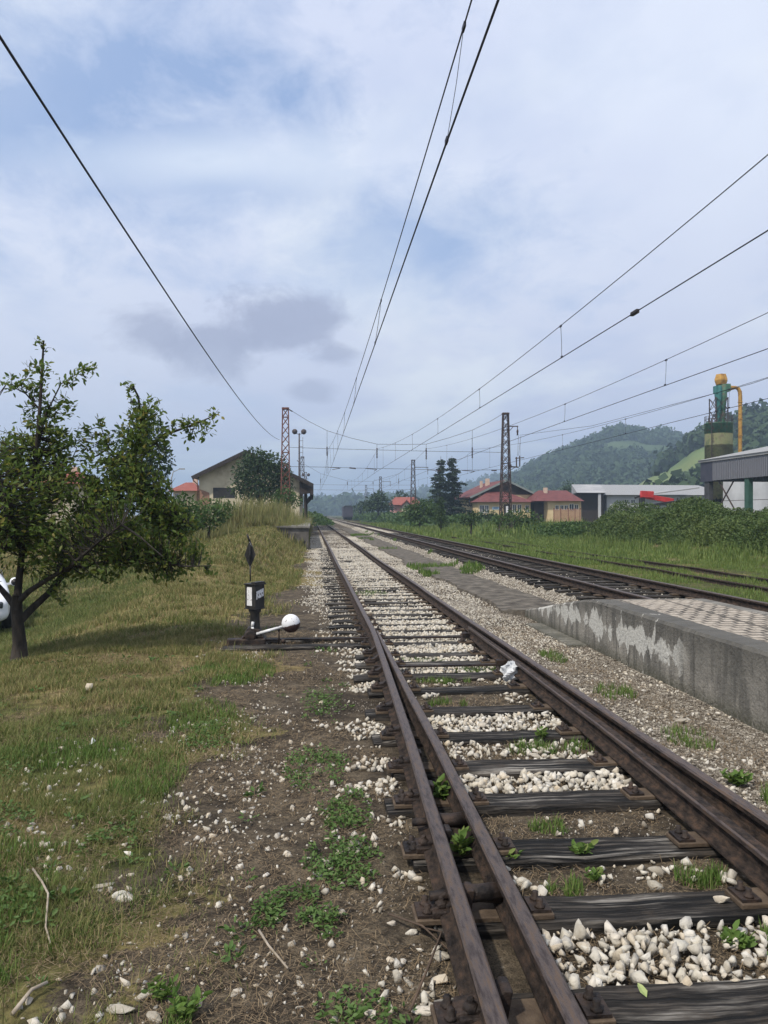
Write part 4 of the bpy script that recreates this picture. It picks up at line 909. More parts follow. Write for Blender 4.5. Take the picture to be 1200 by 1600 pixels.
# white industrial sheds
Y = 128.0; s_ = empty('industrial_shed', (XP(1010, Y), Y, 0), label='long white industrial shed with pale sheet roof behind the red crane', cat='industrial shed')
x0, x1 = XP(948, Y), XP(1140, Y); ze = ZP(1000, 774, Y)
at_obj(wbox(s_, 'wall', M_whitew, x0, x1, Y, Y+22, -.3, ze), s_)
b = MB(); v = [(x0-.4, Y-.8, ze+.05), (x1, Y-.8, ze+.05), (x1, Y+11, ZP(1000, 758, Y+11)), (XP(930, Y+11), Y+11, ZP(1000, 757.5, Y+11)), (x1, Y+22, ze+.05), (x0-.4, Y+22, ze+.05)]
b.add(v, [(0, 1, 2, 3), (3, 2, 4, 5), (0, 3, 5), (1, 4, 2), (0, 5, 4, 1)]); at_obj(b.build('roof', M_roofc, s_), s_)
for w in ((976, 982, 781, 786), (986, 992, 781, 786), (1034, 1037, 776, 783)): window(s_, *w, Y)
b = MB(); Yc = Y-6; b.prism([(XP(1026, Yc), ZP(1026, 770, Yc)), (XP(1093, Yc), ZP(1026, 761, Yc)), (XP(1093, Yc), ZP(1026, 763, Yc)), (XP(1026, Yc), ZP(1026, 772, Yc))], Yc, Y-.81); at_obj(b.build('lean_to_roof', M_greyr, s_), s_)
Y = 124.0; s_ = empty('open_shed', (XP(920, Y), Y, 0), label='grey roofed open shed with dark interior left of the white shed', cat='shed')
at_obj(wbox(s_, 'wall', M_dkwood, XP(911, Y), XP(947, Y), Y+1, Y+14, -.3, ZP(920, 771, Y)), s_)  # solid block; shade of the open interior is put into its dark colour
b = MB(); x0, x1 = XP(900, Y), XP(946, Y); b.add([(x0, Y-.5, ZP(900, 770, Y)), (x1, Y-.5, ZP(900, 770, Y)), (XP(938, Y+9), Y+9, ZP(900, 757, Y+9)), (XP(893, Y+9), Y+9, ZP(900, 757, Y+9)), (XP(893, Y+9), Y+9, ZP(900, 772, Y+9)), (XP(938, Y+9), Y+9, ZP(900, 772, Y+9))], [(0, 1, 2, 3), (0, 3, 4), (1, 5, 2), (3, 2, 5, 4), (0, 4, 5, 1)])
at_obj(b.build('roof', M_greyr, s_), s_); at_obj(wbox(s_, 'beam', M_whitew, XP(934, Y), XP(938, Y), Y-.3, Y-.1, -.3, ZP(934, 771, Y)), s_)
# big grey canopy hall at the right edge; its long side faces the tracks
XH = 44.0
def YH(px): d = raydir(px, 803); return XH*d.y/d.x
def ZH(px, py): d = raydir(px, py); return CZ+d.z*XH/d.x
Yf = YH(1094.5); hall = empty('warehouse', (XH, Yf, 0), label='grey clad open warehouse with green columns at the right edge', cat='warehouse')
zb_, zt_ = ZH(1113, 751), ZH(1113, 720.5); Y13 = YH(1113); Yn = 40.0
def hb(name, m, x0, x1, y0, y1, z0, z1, bevel=0): return at_obj(wbox(hall, name, m, x0, x1, y0, y1, z0, z1, bevel), hall)
hb('front_cladding', clad_mat_y, XH, XH+.1, Yn, Y13-.02, zb_, zt_); hb('front_cladding', mat('dark_blue_grey_cladding', [(.03, .033, .05), (.05, .05, .07)], 1, .6), XH, XH+.1, Y13, Yf, zb_-.05, zt_)
hb('fascia', M_greyr, XH-.14, XH-.003, Yn, Yf+.25, zt_-.02, zt_+.22)
hb('end_cladding', M_clad, XH+.12, XH+14, Yf, Yf+.1, zb_, zt_)
b = MB(); e = XH-.25; b.add([(e, Yn, zt_+.23), (e, Yf+.4, zt_+.23), (XH+8, Yf-7, zt_+2.15), (XH+8, Yn, zt_+2.15), (XH+17, Yf+.4, zt_+.23), (XH+17, Yn, zt_+.23)], [(0, 1, 2, 3), (2, 1, 4), (3, 2, 4, 5), (0, 3, 5), (0, 5, 4, 1)]); at_obj(b.build('roof', M_roofc, hall), hall)
for k, px in enumerate((1101, 1164, 1255)): y = YH(px); hb('column', M_dgreen if k else M_dkroof, XH+.12, XH+.6, y-.45-(.3 if not k else 0), y+.3, -.3, zb_-(.0 if k else .06))
hb('back_wall', M_whitew, XH+13, XH+13.3, 30, Yf+20, 1.1, zt_-.1); hb('plinth', M_cream, XH+12.9, XH+12.99, 30, Yf+20, -.3, 1.1)
for (a, c) in ((1118, 1143), (1143, 1118)):
    b = MB(); b.bar((XH+.3, YH(a), ZH(a, 795)), (XH+.3, YH(c), ZH(c, 750)), .11); at_obj(b.build('cross_brace', M_mast, hall), hall)
hb('rail_beam', M_mast, XH+.62, XH+.7, Yn, YH(1120), ZH(1150, 782), ZH(1150, 781.2))
# silo with cyclones
Y = 104.0; x = XP(1123, Y); sc_ = (Y*math.cos(TH)+x*math.sin(TH))/1202; zs = lambda py: CZ+(803-py)*sc_
si = empty('silo', (x, Y, 0), label='tall green silo with yellow top, cyclones and ochre duct', cat='silo')
rr = 20.5*sc_
b = MB(); b.lathe([(rr, 0), (rr, zs(697)), (rr+.05, zs(696.5)), (rr+.05, zs(695.5)), (rr, zs(695)), (rr, zs(678))], 32); b.build('lower_shell', M_silod, si)
b = MB(); b.lathe([(rr+.01, zs(678)), (rr+.01, zs(663)), (rr+.1, zs(662.5)), (rr+.1, zs(661.5))], 32); b.build('upper_shell', M_silo, si)
b = MB()
for k in range(20):
    a = 2*math.pi*k/20; b.bar((rr*math.cos(a), rr*math.sin(a), zs(662)), (rr*math.cos(a), rr*math.sin(a), zs(651)), .05)
for zq in (zs(651), zs(656)): b.tube([(rr*math.cos(2*math.pi*k/20), rr*math.sin(2*math.pi*k/20), zq) for k in range(21)], .03, 4)
b.build('guard_rail', M_mast, si)
b = MB()
for ang in range(4):
    a = math.pi/4+ang*math.pi/2; q = 1.25; b.bar((q*math.cos(a), q*math.sin(a), zs(662)), (q*math.cos(a), q*math.sin(a), zs(622)), .12)
for k in range(4):
    a, c = math.pi/4+k*math.pi/2, math.pi/4+(k+1)*math.pi/2; q = 1.25
    for e0, e1 in ((661, 641), (641, 622)): b.bar((q*math.cos(a), q*math.sin(a), zs(e0)), (q*math.cos(c), q*math.sin(c), zs(e1)), .06); b.bar((q*math.cos(c), q*math.sin(c), zs(e0)), (q*math.cos(a), q*math.sin(a), zs(e1)), .06)
b.build('support_frame', M_mast, si)
u = sc_
b = MB(); b.lathe([(2.5*u, zs(664)), (4.2*u, zs(658)), (6.2*u, zs(632)), (7.6*u, zs(622)), (7.6*u, zs(601))], 18, (5.5*u, 0, 0)); b.box(3*u, 16*u, -.65, .65, zs(612), zs(600.5)); b.build('cyclone', M_silo, si)
b = MB(); b.lathe([(1.6*u, zs(664)), (3.2*u, zs(655)), (4.4*u, zs(632)), (5.4*u, zs(618)), (5.4*u, zs(604))], 16, (-3.5*u, -.45, 0)); b.box(-8.5*u, -1*u, -.9, .1, zs(616), zs(604)); b.build('cyclone', M_teal, si)
b = MB(); b.lathe([(8.3*u, zs(601)), (10.6*u, zs(595)), (10.6*u, zs(593)), (8.3*u, zs(586)), (8*u, zs(585))], 6, (4*u, 0, 0), sm=False); b.build('rain_cap', M_ochre, si)
b = MB(); b.tube([(13*u, 0, zs(605)), (20*u, 0, zs(606)), (28*u, 0, zs(605)), (32.5*u, 0, zs(607)), (35*u, 0, zs(612)), (35.5*u, 0, zs(620)), (35.5*u, 0, zs(650)), (35.2*u, 0, zs(700)), (35*u, 0, .2)], [.55, .35, .22, .26, .27, .27, .27, .27, .27], 12); b.build('duct', M_ochre, si)
b = MB()
for py in (628, 655, 680): b.lathe([(.33, -.06), (.33, .06)], 12, (35.5*u, 0, zs(py)))
b.build('duct_flange', M_ochre, si)
b = MB(); lx = -rr*.80
for s_x in (-.22, .22): b.bar((lx+s_x, -rr*.66, .3), (lx+s_x, -rr*.66, zs(655)), .06)
for q in np.arange(.6, zs(657), .45): b.bar((lx-.22, -rr*.66, q), (lx+.22, -rr*.66, q), .04)
b.build('ladder', M_mast, si)
# crane truck with dark flatbed behind the hedge
Y = 84.0; tk = empty('crane_truck', (XP(1050, Y), Y, .2), label='dark flatbed truck with red loading crane arm behind the hedge', cat='truck')
L_ = lambda px, py: (XP(px, Y), Y, ZP(px, py, Y))
b = MB(); b.bar(L_(1000, 774), L_(1052, 783), .34, h=.55); b.bar((XP(1001, Y), Y-.05, ZP(1000, 772, Y)), (XP(1020, Y), Y-.05, ZP(1020, 773, Y)), .5, h=.75); at_obj(b.build('crane_arm', M_crane, tk, bevel=.04), tk)
b = MB(); b.bar(L_(1003, 778), L_(1003, 800), .5); b.bar((XP(992, Y), Y, ZP(992, 778, Y)), (XP(1000, Y), Y, ZP(1000, 775, Y)), .2); at_obj(b.build('crane_column', M_black, tk), tk)
b = MB(); b.add([(XP(1004, Y), Y-1, ZP(1004, 789, Y)), (XP(1060, Y), Y-1, ZP(1060, 781, Y)), (XP(1122, Y), Y-1, ZP(1122, 780, Y)), (XP(1121, Y), Y-1, ZP(1122, 787, Y)), (XP(1060, Y), Y-1, ZP(1060, 789, Y)), (XP(1006, Y), Y-1, ZP(1006, 791, Y))]+[(XP(q, Y), Y+1, ZP(q, w, Y)) for q, w in ((1004, 789), (1060, 781), (1122, 780), (1121, 787), (1060, 789), (1006, 791))], [(0, 1, 4, 5), (1, 2, 3, 4), (6, 11, 10, 7), (7, 10, 9, 8), (0, 6, 7, 1), (1, 7, 8, 2), (2, 8, 9, 3), (3, 9, 10, 4), (4, 10, 11, 5), (5, 11, 6, 0)])
at_obj(b.build('flatbed', M_black, tk), tk)
for q in range(1052, 1124, 6):
    b = MB(); b.bar((XP(q, Y), Y-1.05, ZP(q, 787, Y)), (XP(q, Y), Y-1.05, ZP(q, 778, Y)), .09); at_obj(b.build('stake', M_black, tk), tk)
for q in (1071, 1080, 1110):
    b = MB(); b.lathe([(.2, -.15), (.5, -.15), (.52, .15), (.2, .15)], 16, (XP(q, Y), Y-.9, ZP(q, 792.5, Y)), axis='y'); at_obj(b.build('wheel', M_tyre, tk), tk)
# dark freight wagon far down the siding
Y = 215.0; xw0, xw1 = XP(536.5, Y), XP(551.5, Y); wg = empty('freight_wagon', ((xw0+xw1)/2, Y, 0), label='dark purple freight wagon standing far away beside the tracks', cat='wagon')
at_obj(wbox(wg, 'body', M_purple, xw0, xw1, Y, Y+10, .9, 3.6), wg); b = MB(); b.prism([(xw0-.1, 3.61), (xw1+.1, 3.61), (xw1-.6, 4.1), (xw0+.6, 4.1)], Y-.1, Y+10.1); at_obj(b.build('roof', M_black, wg), wg)
for s in (.3, .7):
    b = MB(); b.lathe([(.5, -.7), (.5, .7)], 14, (xw0+(xw1-xw0)*s, Y+1.5, .55), axis='x'); at_obj(b.build('wheel', M_black, wg), wg)
b = MB(); b.box(xw0+.2, xw1-.2, Y+.2, Y+9.8, .6, .9); at_obj(b.build('underframe', M_black, wg), wg)
# fence of brown boards in front of the red-roofed house
Y = 104.0; fc = empty('fence', (XP(885, Y), Y, 0), label='short brown board fence in front of the low cream house', cat='fence'); b = MB()
for q in np.arange(866, 908, 1.5): b.box(XP(q, Y), XP(q+.9, Y), Y, Y+.05, 0, ZP(q, 795.5+.8*math.sin(q*3), Y))
at_obj(b.build('boards', M_brick, fc), fc)
for q in (866, 877, 888, 899, 907):
    b = MB(); b.bar((XP(q, Y), Y+.1, 0), (XP(q, Y), Y+.1, ZP(q, 794, Y)), .12); at_obj(b.build('post', M_rustred, fc), fc)
# white car parked down in the yard behind the apple tree
px, Yc = 12, 18.0; cx0 = XP(px, Yc); zc0 = ZP(px, 989, Yc)
car = empty('parked_car', (cx0-.98, Yc+.4, zc0-.10), math.atan2(-cx0, Yc)*1.0+R(3), label='white car parked in the yard behind the apple tree trunk', cat='car')
# local frame: car faces -Y (towards the camera), +X side is the one seen at the photo edge
sec = [(-.15, .24, .62, .80, .80), (0, .20, .72, .86, .86), (.55, .18, .88, .88, .97), (1.05, .18, .92, .88, 1.02), (1.55, .18, .95, .80, 1.38), (2.1, .18, .96, .70, 1.47), (2.9, .18, .96, .70, 1.47), (3.5, .18, .95, .72, 1.35), (3.95, .22, .90, .84, .95), (4.05, .30, .80, .80, .80)]
v = []; f = []
for (yy, zb0, zs0, wt0, zt0) in sec:
    w = .86 if 0.3 < yy < 3.8 else .78
    v += [(-w, yy, zb0), (w, yy, zb0), (w+.02, yy, (zb0+zs0)/2), (w, yy, zs0), (min(wt0, w-.02), yy, zt0), (-min(wt0, w-.02), yy, zt0), (-w, yy, zs0), (-w-.02, yy, (zb0+zs0)/2)]
for i in range(len(sec)-1):
    for k in range(8): f.append((i*8+k, i*8+(k+1) % 8, (i+1)*8+(k+1) % 8, (i+1)*8+k))
f.append(tuple(range(8))); f.append(tuple(range(len(v)-1, len(v)-9, -1)))
b = MB(); b.add(v, f, 0, True); o = b.build('body', M_carw, car); s = o.modifiers.new('s', 'SUBSURF'); s.levels = s.render_levels = 2
b = MB(); b.add([(-.62, 1.10, 1.05), (.62, 1.10, 1.05), (.58, 1.52, 1.36), (-.58, 1.52, 1.36)], [(0, 1, 2, 3)]); b.build('windscreen', M_glass, car)
for sx in (-1, 1):
    b = MB(); b.add([(sx*.83, 1.5, .99), (sx*.83, 3.4, .99), (sx*.74, 3.2, 1.34), (sx*.74, 1.75, 1.34)], [(0, 1, 2, 3)]); b.build('side_window', M_glass, car)
    b = MB(); b.lathe([(.02, -.05), (.10, -.04), (.11, .04), (.04, .08)], 12, (sx*1.0, 1.3, 1.08), axis='y'); b.bar((sx*.82, 1.3, 1.02), (sx*.95, 1.3, 1.06), .05); b.build('mirror', M_carw, car)
    b = MB(); b.lathe([(.085, -.06), (.075, -.055)], 12, (sx*1.0, 1.3, 1.08), axis='y'); b.build('mirror_glass', M_black, car)
    b = MB(); b.box(sx*.52-.16, sx*.52+.16, -.14, .02, .58, .74); b.build('headlight', M_glass, car, bevel=.04)
    for yy in (.72, 3.25):
        b = MB(); b.lathe([(.20, -.10), (.30, -.11), (.33, -.07), (.33, .07), (.30, .11), (.20, .10)], 24, (sx*.80, yy, .33), axis='x'); w = b.build('wheel', M_tyre, car)
        b = MB(); b.lathe([(.19, -.03), (.21, .0), (.19, .03)], 20, (sx*.885, yy, .33), axis='x'); b.build('rim', M_alloy, w)
b = MB(); b.box(-.55, .55, -.165, -.10, .30, .46); b.build('grille', M_black, car)
# ------------------------------------------------------------------ hills
def hill(name, ridge, Y0, Y1, back, mat_, nu=70, nv=26, rough=6.0, foot=None, curve=1.0, seed=1):
    """ridge: sky-line points (px, py) seen at distance Y1; the slope starts at Y0 and goes down again behind"""
    pxs = [r[0] for r in ridge]; pys = [r[1] for r in ridge]; V = []; F = []
    for i in range(nu+1):
        px = pxs[0]+(pxs[-1]-pxs[0])*i/nu; py = float(np.interp(px, pxs, pys)); top = pt(px, py, Y1)
        for j in range(nv+6):
            if j < nv:
                u = j/(nv-1.0); Y = Y0+(Y1-Y0)*u; x = top.x*(Y/Y1)**1.0; z = -2+(top.z+2)*(float(sm(0, 1, u))**curve)
                z += rough*(float(fb(x, Y, 60, seed, 3))-.5)*math.sin(math.pi*u)*1.5+rough*.25*(float(fb(x, Y, 22, seed+3, 2))-.5)*u
            else:
                u = (j-nv+1)/6.0; Y = Y1+back*u; x = top.x*(Y/Y1); z = top.z*(1-u)-2
            V.append((x, Y, z))
    n = nv+6
    for i in range(nu):
        for j in range(n-1): F.append((i*n+j, (i+1)*n+j, (i+1)*n+j+1, i*n+j+1))
    o = npmesh(name, V, F, mat_, smooth=True); tag(o, kind='structure'); return o, np.array(V).reshape(nu+1, n, 3)[:, :nv]
M_hill = mat('hill_meadow', [(.05, .085, .025), (.10, .14, .04), (.19, .19, .075)], .012, .95, 0, stops=(.35, .72))
M_hillw = mat('wooded_ground', [(.03, .055, .018), (.055, .085, .028)], .03, .95, 0)
rA = [(640, 806), (690, 800), (730, 790), (760, 780), (800, 758), (840, 734), (870, 718), (905, 706), (940, 689), (960, 683), (985, 682), (1010, 685), (1045, 685), (1065, 695), (1090, 697), (1120, 690), (1160, 668), (1260, 655)]
hA, pA = hill('hill', rA, 330, 760, 300, M_hillw, seed=2)
rB = [(985, 770), (1010, 752), (1040, 740), (1065, 722), (1085, 702), (1105, 692), (1130, 684), (1160, 673), (1190, 664), (1230, 655), (1330, 640)]
hB, pB = hill('hill', rB, 165, 360, 160, M_hill, nu=50, rough=4, seed=5)
rC = [(430, 800), (500, 796), (540, 795), (580, 793), (620, 789), (660, 783), (700, 778), (730, 770), (760, 762), (800, 757), (860, 745), (960, 735)]
hC, pC = hill('hill', rC, 700, 1500, 500, M_hillw, seed=9, rough=10)
rD = [(380, 799), (470, 797), (520, 792), (560, 794), (610, 791), (660, 788), (740, 785)]
hD, pD = hill('hill', rD, 1100, 2300, 600, M_hillw, seed=12, rough=14)
# broadleaf crown made of leaf clumps
def crown_template(n, seed, lobes=7, flat=.8, size=.17):
    r = np.random.default_rng(seed); c = r.normal(size=(lobes, 3)); c /= np.linalg.norm(c, axis=1)[:, None]; c *= .48; c[:, 2] *= flat; c[0] = 0
    rad = .38+.2*r.random(lobes); k = r.integers(0, lobes, n); d = r.normal(size=(n, 3)); d /= np.linalg.norm(d, axis=1)[:, None]
    p = c[k]+d*rad[k][:, None]*(.72+.32*r.random((n, 1))); q = np.array([[-1, -.6, 0], [1, -.6, 0.1], [.8, .7, 0], [-.7, .8, .15]])*size*.5
    Q = []
    for i in range(n):
        nrm = d[i]+r.normal(size=3)*.5; nrm /= np.linalg.norm(nrm); a = np.cross(nrm, r.normal(size=3)); a /= np.linalg.norm(a); b = np.cross(nrm, a)
        Rm = np.stack([a, b, nrm], 1); Q.append((q*(.6+.9*r.random())) @ Rm.T+p[i])
    return np.concatenate(Q), np.arange(4*n).reshape(n, 4)
CR = [crown_template(170, s, size=.24, lobes=6+s) for s in range(4)]
def forest(name, P, mask_fn, spacing, size, label, m):
    """crowns over a sloping patch P (nu, nv, 3)"""
    nu, nv = P.shape[:2]; wu = np.linalg.norm(P[-1, nv//2]-P[0, nv//2]); wv = np.linalg.norm(P[nu//2, -1]-P[nu//2, 0]); n = int(wu*wv/spacing**2)
    u = rng.random(n)*(nu-1.001); v = rng.random(n)**.9*(nv-1.001); i = u.astype(int); j = v.astype(int); a = (u-i)[:, None]; b = (v-j)[:, None]
    X = (P[i, j]*(1-a)+P[i+1, j]*a)*(1-b)+(P[i, j+1]*(1-a)+P[i+1, j+1]*a)*b
    keep = mask_fn(X, u/(nu-1), v/(nv-1)); X = X[keep]; n = len(X); s = size*(.6+.7*rng.random(n)); X[:, 2] += s*.30
    L = []; k = rng.integers(0, 4, n)
    for q in range(4):
        mk = k == q
        if mk.any(): L.append(scatter(*CR[q], X[mk], rotz(mk.sum()), np.stack([s[mk], s[mk], s[mk]*(.85+.3*rng.random(mk.sum()))], 1)))
    V, F = joinVF(L); o = npmesh(name, V, F, m); tag(o, label, 'woodland', kind='stuff'); return o
forest('woodland', pA, lambda X, u, v: ~((fb(X[:, 0], X[:, 1], 90, 3, 2) > .58) & (v > .55) & (v < .95)), 7.2, 7.8, 'dense dark woodland covering the long hill behind the station', M_forest)
forest('woodland', pB, lambda X, u, v: (fb(X[:, 0], X[:, 1], 40, 8, 2)+.55*(u-.35)+.2*(v-.5) > .36), 5.5, 7.5, 'woodland on the nearer slope behind the silo', M_forest)
forest('woodland', pC, lambda X, u, v: fb(X[:, 0], X[:, 1], 120, 4, 2) > .42, 17, 17, 'hazy woodland on the low hills beyond the vanishing tracks', M_forest)
forest('woodland', pD, lambda X, u, v: fb(X[:, 0], X[:, 1], 160, 14, 2) > .45, 26, 24, 'faint blue woodland on the farthest ridge', M_forest)

# ------------------------------------------------------------------ trees and shrubs
LEAF6 = np.array([[0, 0, 0], [.22, .35, .05], [.16, .75, .02], [0, 1, -.05], [-.16, .75, .02], [-.22, .35, .05]], float); LEAF6[:, 1] -= 0
LF = np.array([[0, 1, 2, 3], [0, 3, 4, 5]])
def leaves(P, D, size):
    """leaf at P pointing roughly along D"""
    n = len(P); y = D+rng.normal(size=(n, 3))*.45; y /= np.linalg.norm(y, axis=1)[:, None]; z = rng.normal(size=(n, 3))*.8+np.array([0, 0, 1.0]); x = np.cross(y, z); x /= np.linalg.norm(x, axis=1)[:, None]+1e-9; z = np.cross(x, y)
    return scatter(LEAF6, LF, P, np.stack([x, y, z], 2), size*(.7+.6*rng.random(n)))
def blob_points(blobs, dens):
    """random points inside ellipsoids (centre, radii), denser near their skins"""
    out = []; ctr = []
    for c, r in blobs:
        n = max(3, int(dens*r[0]*r[2]*4)); d = rng.normal(size=(n, 3)); d /= np.linalg.norm(d, axis=1)[:, None]; out.append(np.array(c)+d*np.array(r)*(rng.random((n, 1))**.45)); ctr.append(d)
    return np.concatenate(out), np.concatenate(ctr)
# apple tree in front on the left
TY = 10.55; TB = pt(30, 1033, TY); TBz = gz(TB.x, TB.y)
at_root = empty('apple_tree', (TB.x, TB.y, TBz-.03), label='small apple tree with dark trunk standing on the grass at the left', cat='tree')
inv = Matrix.Translation((-TB.x, -TB.y, -TBz+.03))
def Q(px, py, dy=0): return pt(px, py, TY+dy)
b = MB()
b.tube([Vector((TB.x, TB.y, TBz-.08)), Q(31, 1005), Q(28, 975), Q(26, 950), Q(27, 930)], [.125, .088, .075, .072, .062], 12)
LIMBS = [[Q(26, 950), Q(10, 930, .1), Q(-12, 905, .2), Q(-40, 870, .3), Q(-70, 830, .5)], [Q(27, 935), Q(30, 905, .1), Q(34, 870, .1), Q(45, 800), Q(55, 720, -.1), Q(62, 640, -.1), Q(66, 570), Q(68, 532)],
         [Q(29, 940), Q(45, 924, -.1), Q(75, 905, -.2), Q(110, 885, -.5), Q(150, 850, -.8), Q(190, 820, -1.0)], [Q(30, 972), Q(48, 953, .1), Q(75, 928, .2), Q(105, 890, .3), Q(130, 850, .4), Q(170, 790, .4), Q(205, 730, .3), Q(222, 670, .2), Q(216, 620, .2), Q(206, 600, .2)],
         [Q(105, 890, .3), Q(140, 882, .2), Q(190, 876, 0), Q(240, 878, -.2), Q(290, 885, -.3), Q(330, 884, -.3)], [Q(170, 790, .4), Q(215, 720, .4), Q(255, 680, .3), Q(290, 668, .3), Q(320, 656, .2), Q(342, 646, .2)],
         [Q(34, 870, .1), Q(60, 820, .6), Q(95, 760, .9), Q(120, 700, .9)], [Q(34, 870, .1), Q(20, 820, -.5), Q(5, 760, -.8), Q(-15, 700, -.9)], [Q(55, 720, -.1), Q(70, 650, 0), Q(95, 600, 0), Q(130, 578, 0)], [Q(62, 640), Q(40, 615), Q(10, 600)],
         [Q(190, 820, -1), Q(220, 840, -1.1), Q(255, 870, -1.1)], [Q(205, 730, .3), Q(170, 700, .3), Q(153, 655, .3)], [Q(205, 730, .3), Q(250, 770, .2), Q(290, 810, .1)], [Q(105, 890, .3), Q(150, 820, 1.2), Q(200, 780, 1.4)]]
for k, L in enumerate(LIMBS):
    r0 = [.05, .055, .045, .055, .03, .028, .028, .028, .018, .014, .018, .016, .018, .026][k]; n = len(L)
    b.tube(L, [r0*(1-.8*i/(n-1)) for i in range(n)], 8)
LP = np.array([tuple(L[i].lerp(L[i+1], s/4)) for L in LIMBS for i in range(len(L)-1) for s in range(5)])
u = 10.6/1202.0
AB = [(60, 800, 95, 1.0), (145, 812, 90, 1.1), (215, 815, 72, .9), (10, 825, 72, 1.0), (95, 862, 52, .9), (180, 872, 42, .8), (262, 822, 42, .6), (250, 878, 32, .45), (-45, 770, 90, 1.0), (60, 745, 60, .9), (140, 752, 55, .8), (205, 748, 45, .6), (230, 785, 50, .7),
      (40, 700, 45, .5), (85, 700, 38, .45), (-10, 715, 35, .5), (62, 660, 30, .35), (105, 680, 28, .3), (62, 615, 21, .25), (66, 575, 15, .18), (68, 540, 10, .1), (25, 604, 16, .15), (8, 600, 8, .1), (100, 594, 15, .15), (128, 577, 13, .12), (145, 572, 6, .08), (92, 640, 22, .25), (45, 580, 9, .1),
      (212, 690, 36, .45), (225, 650, 30, .35), (205, 625, 14, .15), (205, 603, 6, .08), (238, 640, 15, .2), (258, 672, 20, .22), (285, 662, 16, .18), (312, 660, 13, .15), (334, 648, 10, .1), (298, 682, 10, .1), (320, 680, 8, .1), (155, 690, 15, .2), (152, 660, 7, .08), (180, 712, 24, .3), (168, 690, 12, .1), (245, 700, 18, .2),
      (300, 880, 14, .2), (328, 885, 9, .12), (295, 840, 18, .25), (275, 895, 18, .2), (245, 905, 10, .12), (90, 915, 14, .2), (100, 935, 8, .1), (-75, 820, 70, 1.0), (-110, 780, 70, .9), (310, 862, 10, .12)]
AB += [(265, 800, 20, .3), (180, 790, 40, .7), (255, 845, 34, .5), (225, 865, 34, .6), (300, 850, 20, .3), (270, 870, 24, .35)]
blobs = [(tuple(pt(x, y, TY+random.uniform(-.15, .15))), (r*u, ry, r*u)) for x, y, r, ry in AB]
SP_, SD = blob_points(blobs, 92)
order = []
LV = []
for p, d in zip(SP_, SD):
    q = LP[np.argmin(((LP-p)**2).sum(1)+.15*np.abs(LP[:, 2]-p[2]+.25))]; q = np.array(q); v = p-q; L = np.linalg.norm(v)
    if L > 1.1: q = p-v/L*1.1
    up = np.array([0, 0, .25*min(L, 1)]); mid = (p+q)/2-up*.4
    b.tube([q, mid, p, p+(d+np.array([0, 0, .5]))*.06], [.007, .0055, .0035, .002], 3, cap=False)
    dirv = p-mid; dirv = dirv/(np.linalg.norm(dirv)+1e-6)
    m_ = 8
    t_ = rng.random(m_)*.8+.25; s0 = mid[None]*(1-t_[:, None])+p[None]*t_[:, None]+rng.normal(size=(m_, 3))*.035; LV.append((s0, np.repeat(dirv[None]+np.array([0, 0, .1]), m_, 0)))
o = b.build('trunk', M_bark, at_root, fix=False); o.matrix_parent_inverse = inv
LPp = np.concatenate([a for a, _ in LV]); LD = np.concatenate([d for _, d in LV])
V, F = leaves(LPp, LD*.5+rng.normal(size=LD.shape)*.7, .078); o = npmesh('crown', V, F, M_leaf, at_root); o.matrix_parent_inverse = inv
print('apple leaves', len(LPp))

def leafy(name, label, cat, base, blobs, dens, size, m, trunk_r=.15, group=None, bark=M_bark, stems=0):
    base = Vector(base); o = empty(name, base, label=label, cat=cat, group=group); inv = Matrix.Translation(-base)
    P, D = blob_points(blobs, dens*2.4); V, F = leaves(P, D*.6+np.array([0, 0, -.2]), size); c = npmesh('crown', V, F, m, o); c.matrix_parent_inverse = inv
    b = MB(); c0 = Vector(blobs[0][0]); b.tube([base-Vector((0, 0, .3)), base.lerp(c0, .5)+Vector((.1, 0, 0)), c0], [trunk_r, trunk_r*.75, trunk_r*.4], 8)
    for c, r in blobs[1:]: b.tube([base.lerp(c0, .45), Vector(c).lerp(c0, .35), Vector(c)], [trunk_r*.45, trunk_r*.3, trunk_r*.1], 5)
    t_ = b.build('trunk', bark, o, fix=False); t_.matrix_parent_inverse = inv; return o
def pxblobs(Y, L, ky=1.0): 
    k = Y/1202.0; return [(tuple(pt(x, y, Y)), (r*k, r*k*ky, r*k*f)) for x, y, r, f in L]
Y = 44; leafy('tree', 'round dark green tree right behind the apple tree crown', 'tree', (XP(222, Y), Y, .3), pxblobs(Y, [(222, 720, 42, 1.0), (205, 690, 30, 1), (238, 680, 26, 1.1), (220, 655, 20, 1.0), (245, 720, 26, 1), (190, 740, 34, 1), (225, 765, 40, .8)]), 40, .24, M_dktree, .22)
Y = 74; leafy('tree', 'broad bushy tree growing in front of the goods shed wall', 'tree', (XP(408, Y), Y, 1.1), pxblobs(Y, [(405, 745, 34, 1.1), (385, 735, 22, 1), (400, 718, 20, 1), (425, 725, 22, .9), (438, 745, 20, 1.1), (378, 760, 20, .9), (442, 765, 20, .9), (410, 770, 36, .6)]), 34, .30, M_dktree, .2)
Y = 64; leafy('shrub', 'light green shrub at the foot of the rusty mast', 'shrub', (XP(448, Y), Y, 1.1), pxblobs(Y, [(446, 775, 15, 1), (436, 780, 12, 1), (460, 782, 12, .9)]), 55, .22, M_shrub, .08)
Y = 34; leafy('shrub', 'low dark shrub on the bank left of the tall grass', 'shrub', (XP(325, Y), Y, 1.0), pxblobs(Y, [(325, 810, 24, .8), (300, 805, 24, .9), (345, 800, 16, .8), (280, 815, 20, .8)]), 130, .16, M_shrub, .06)
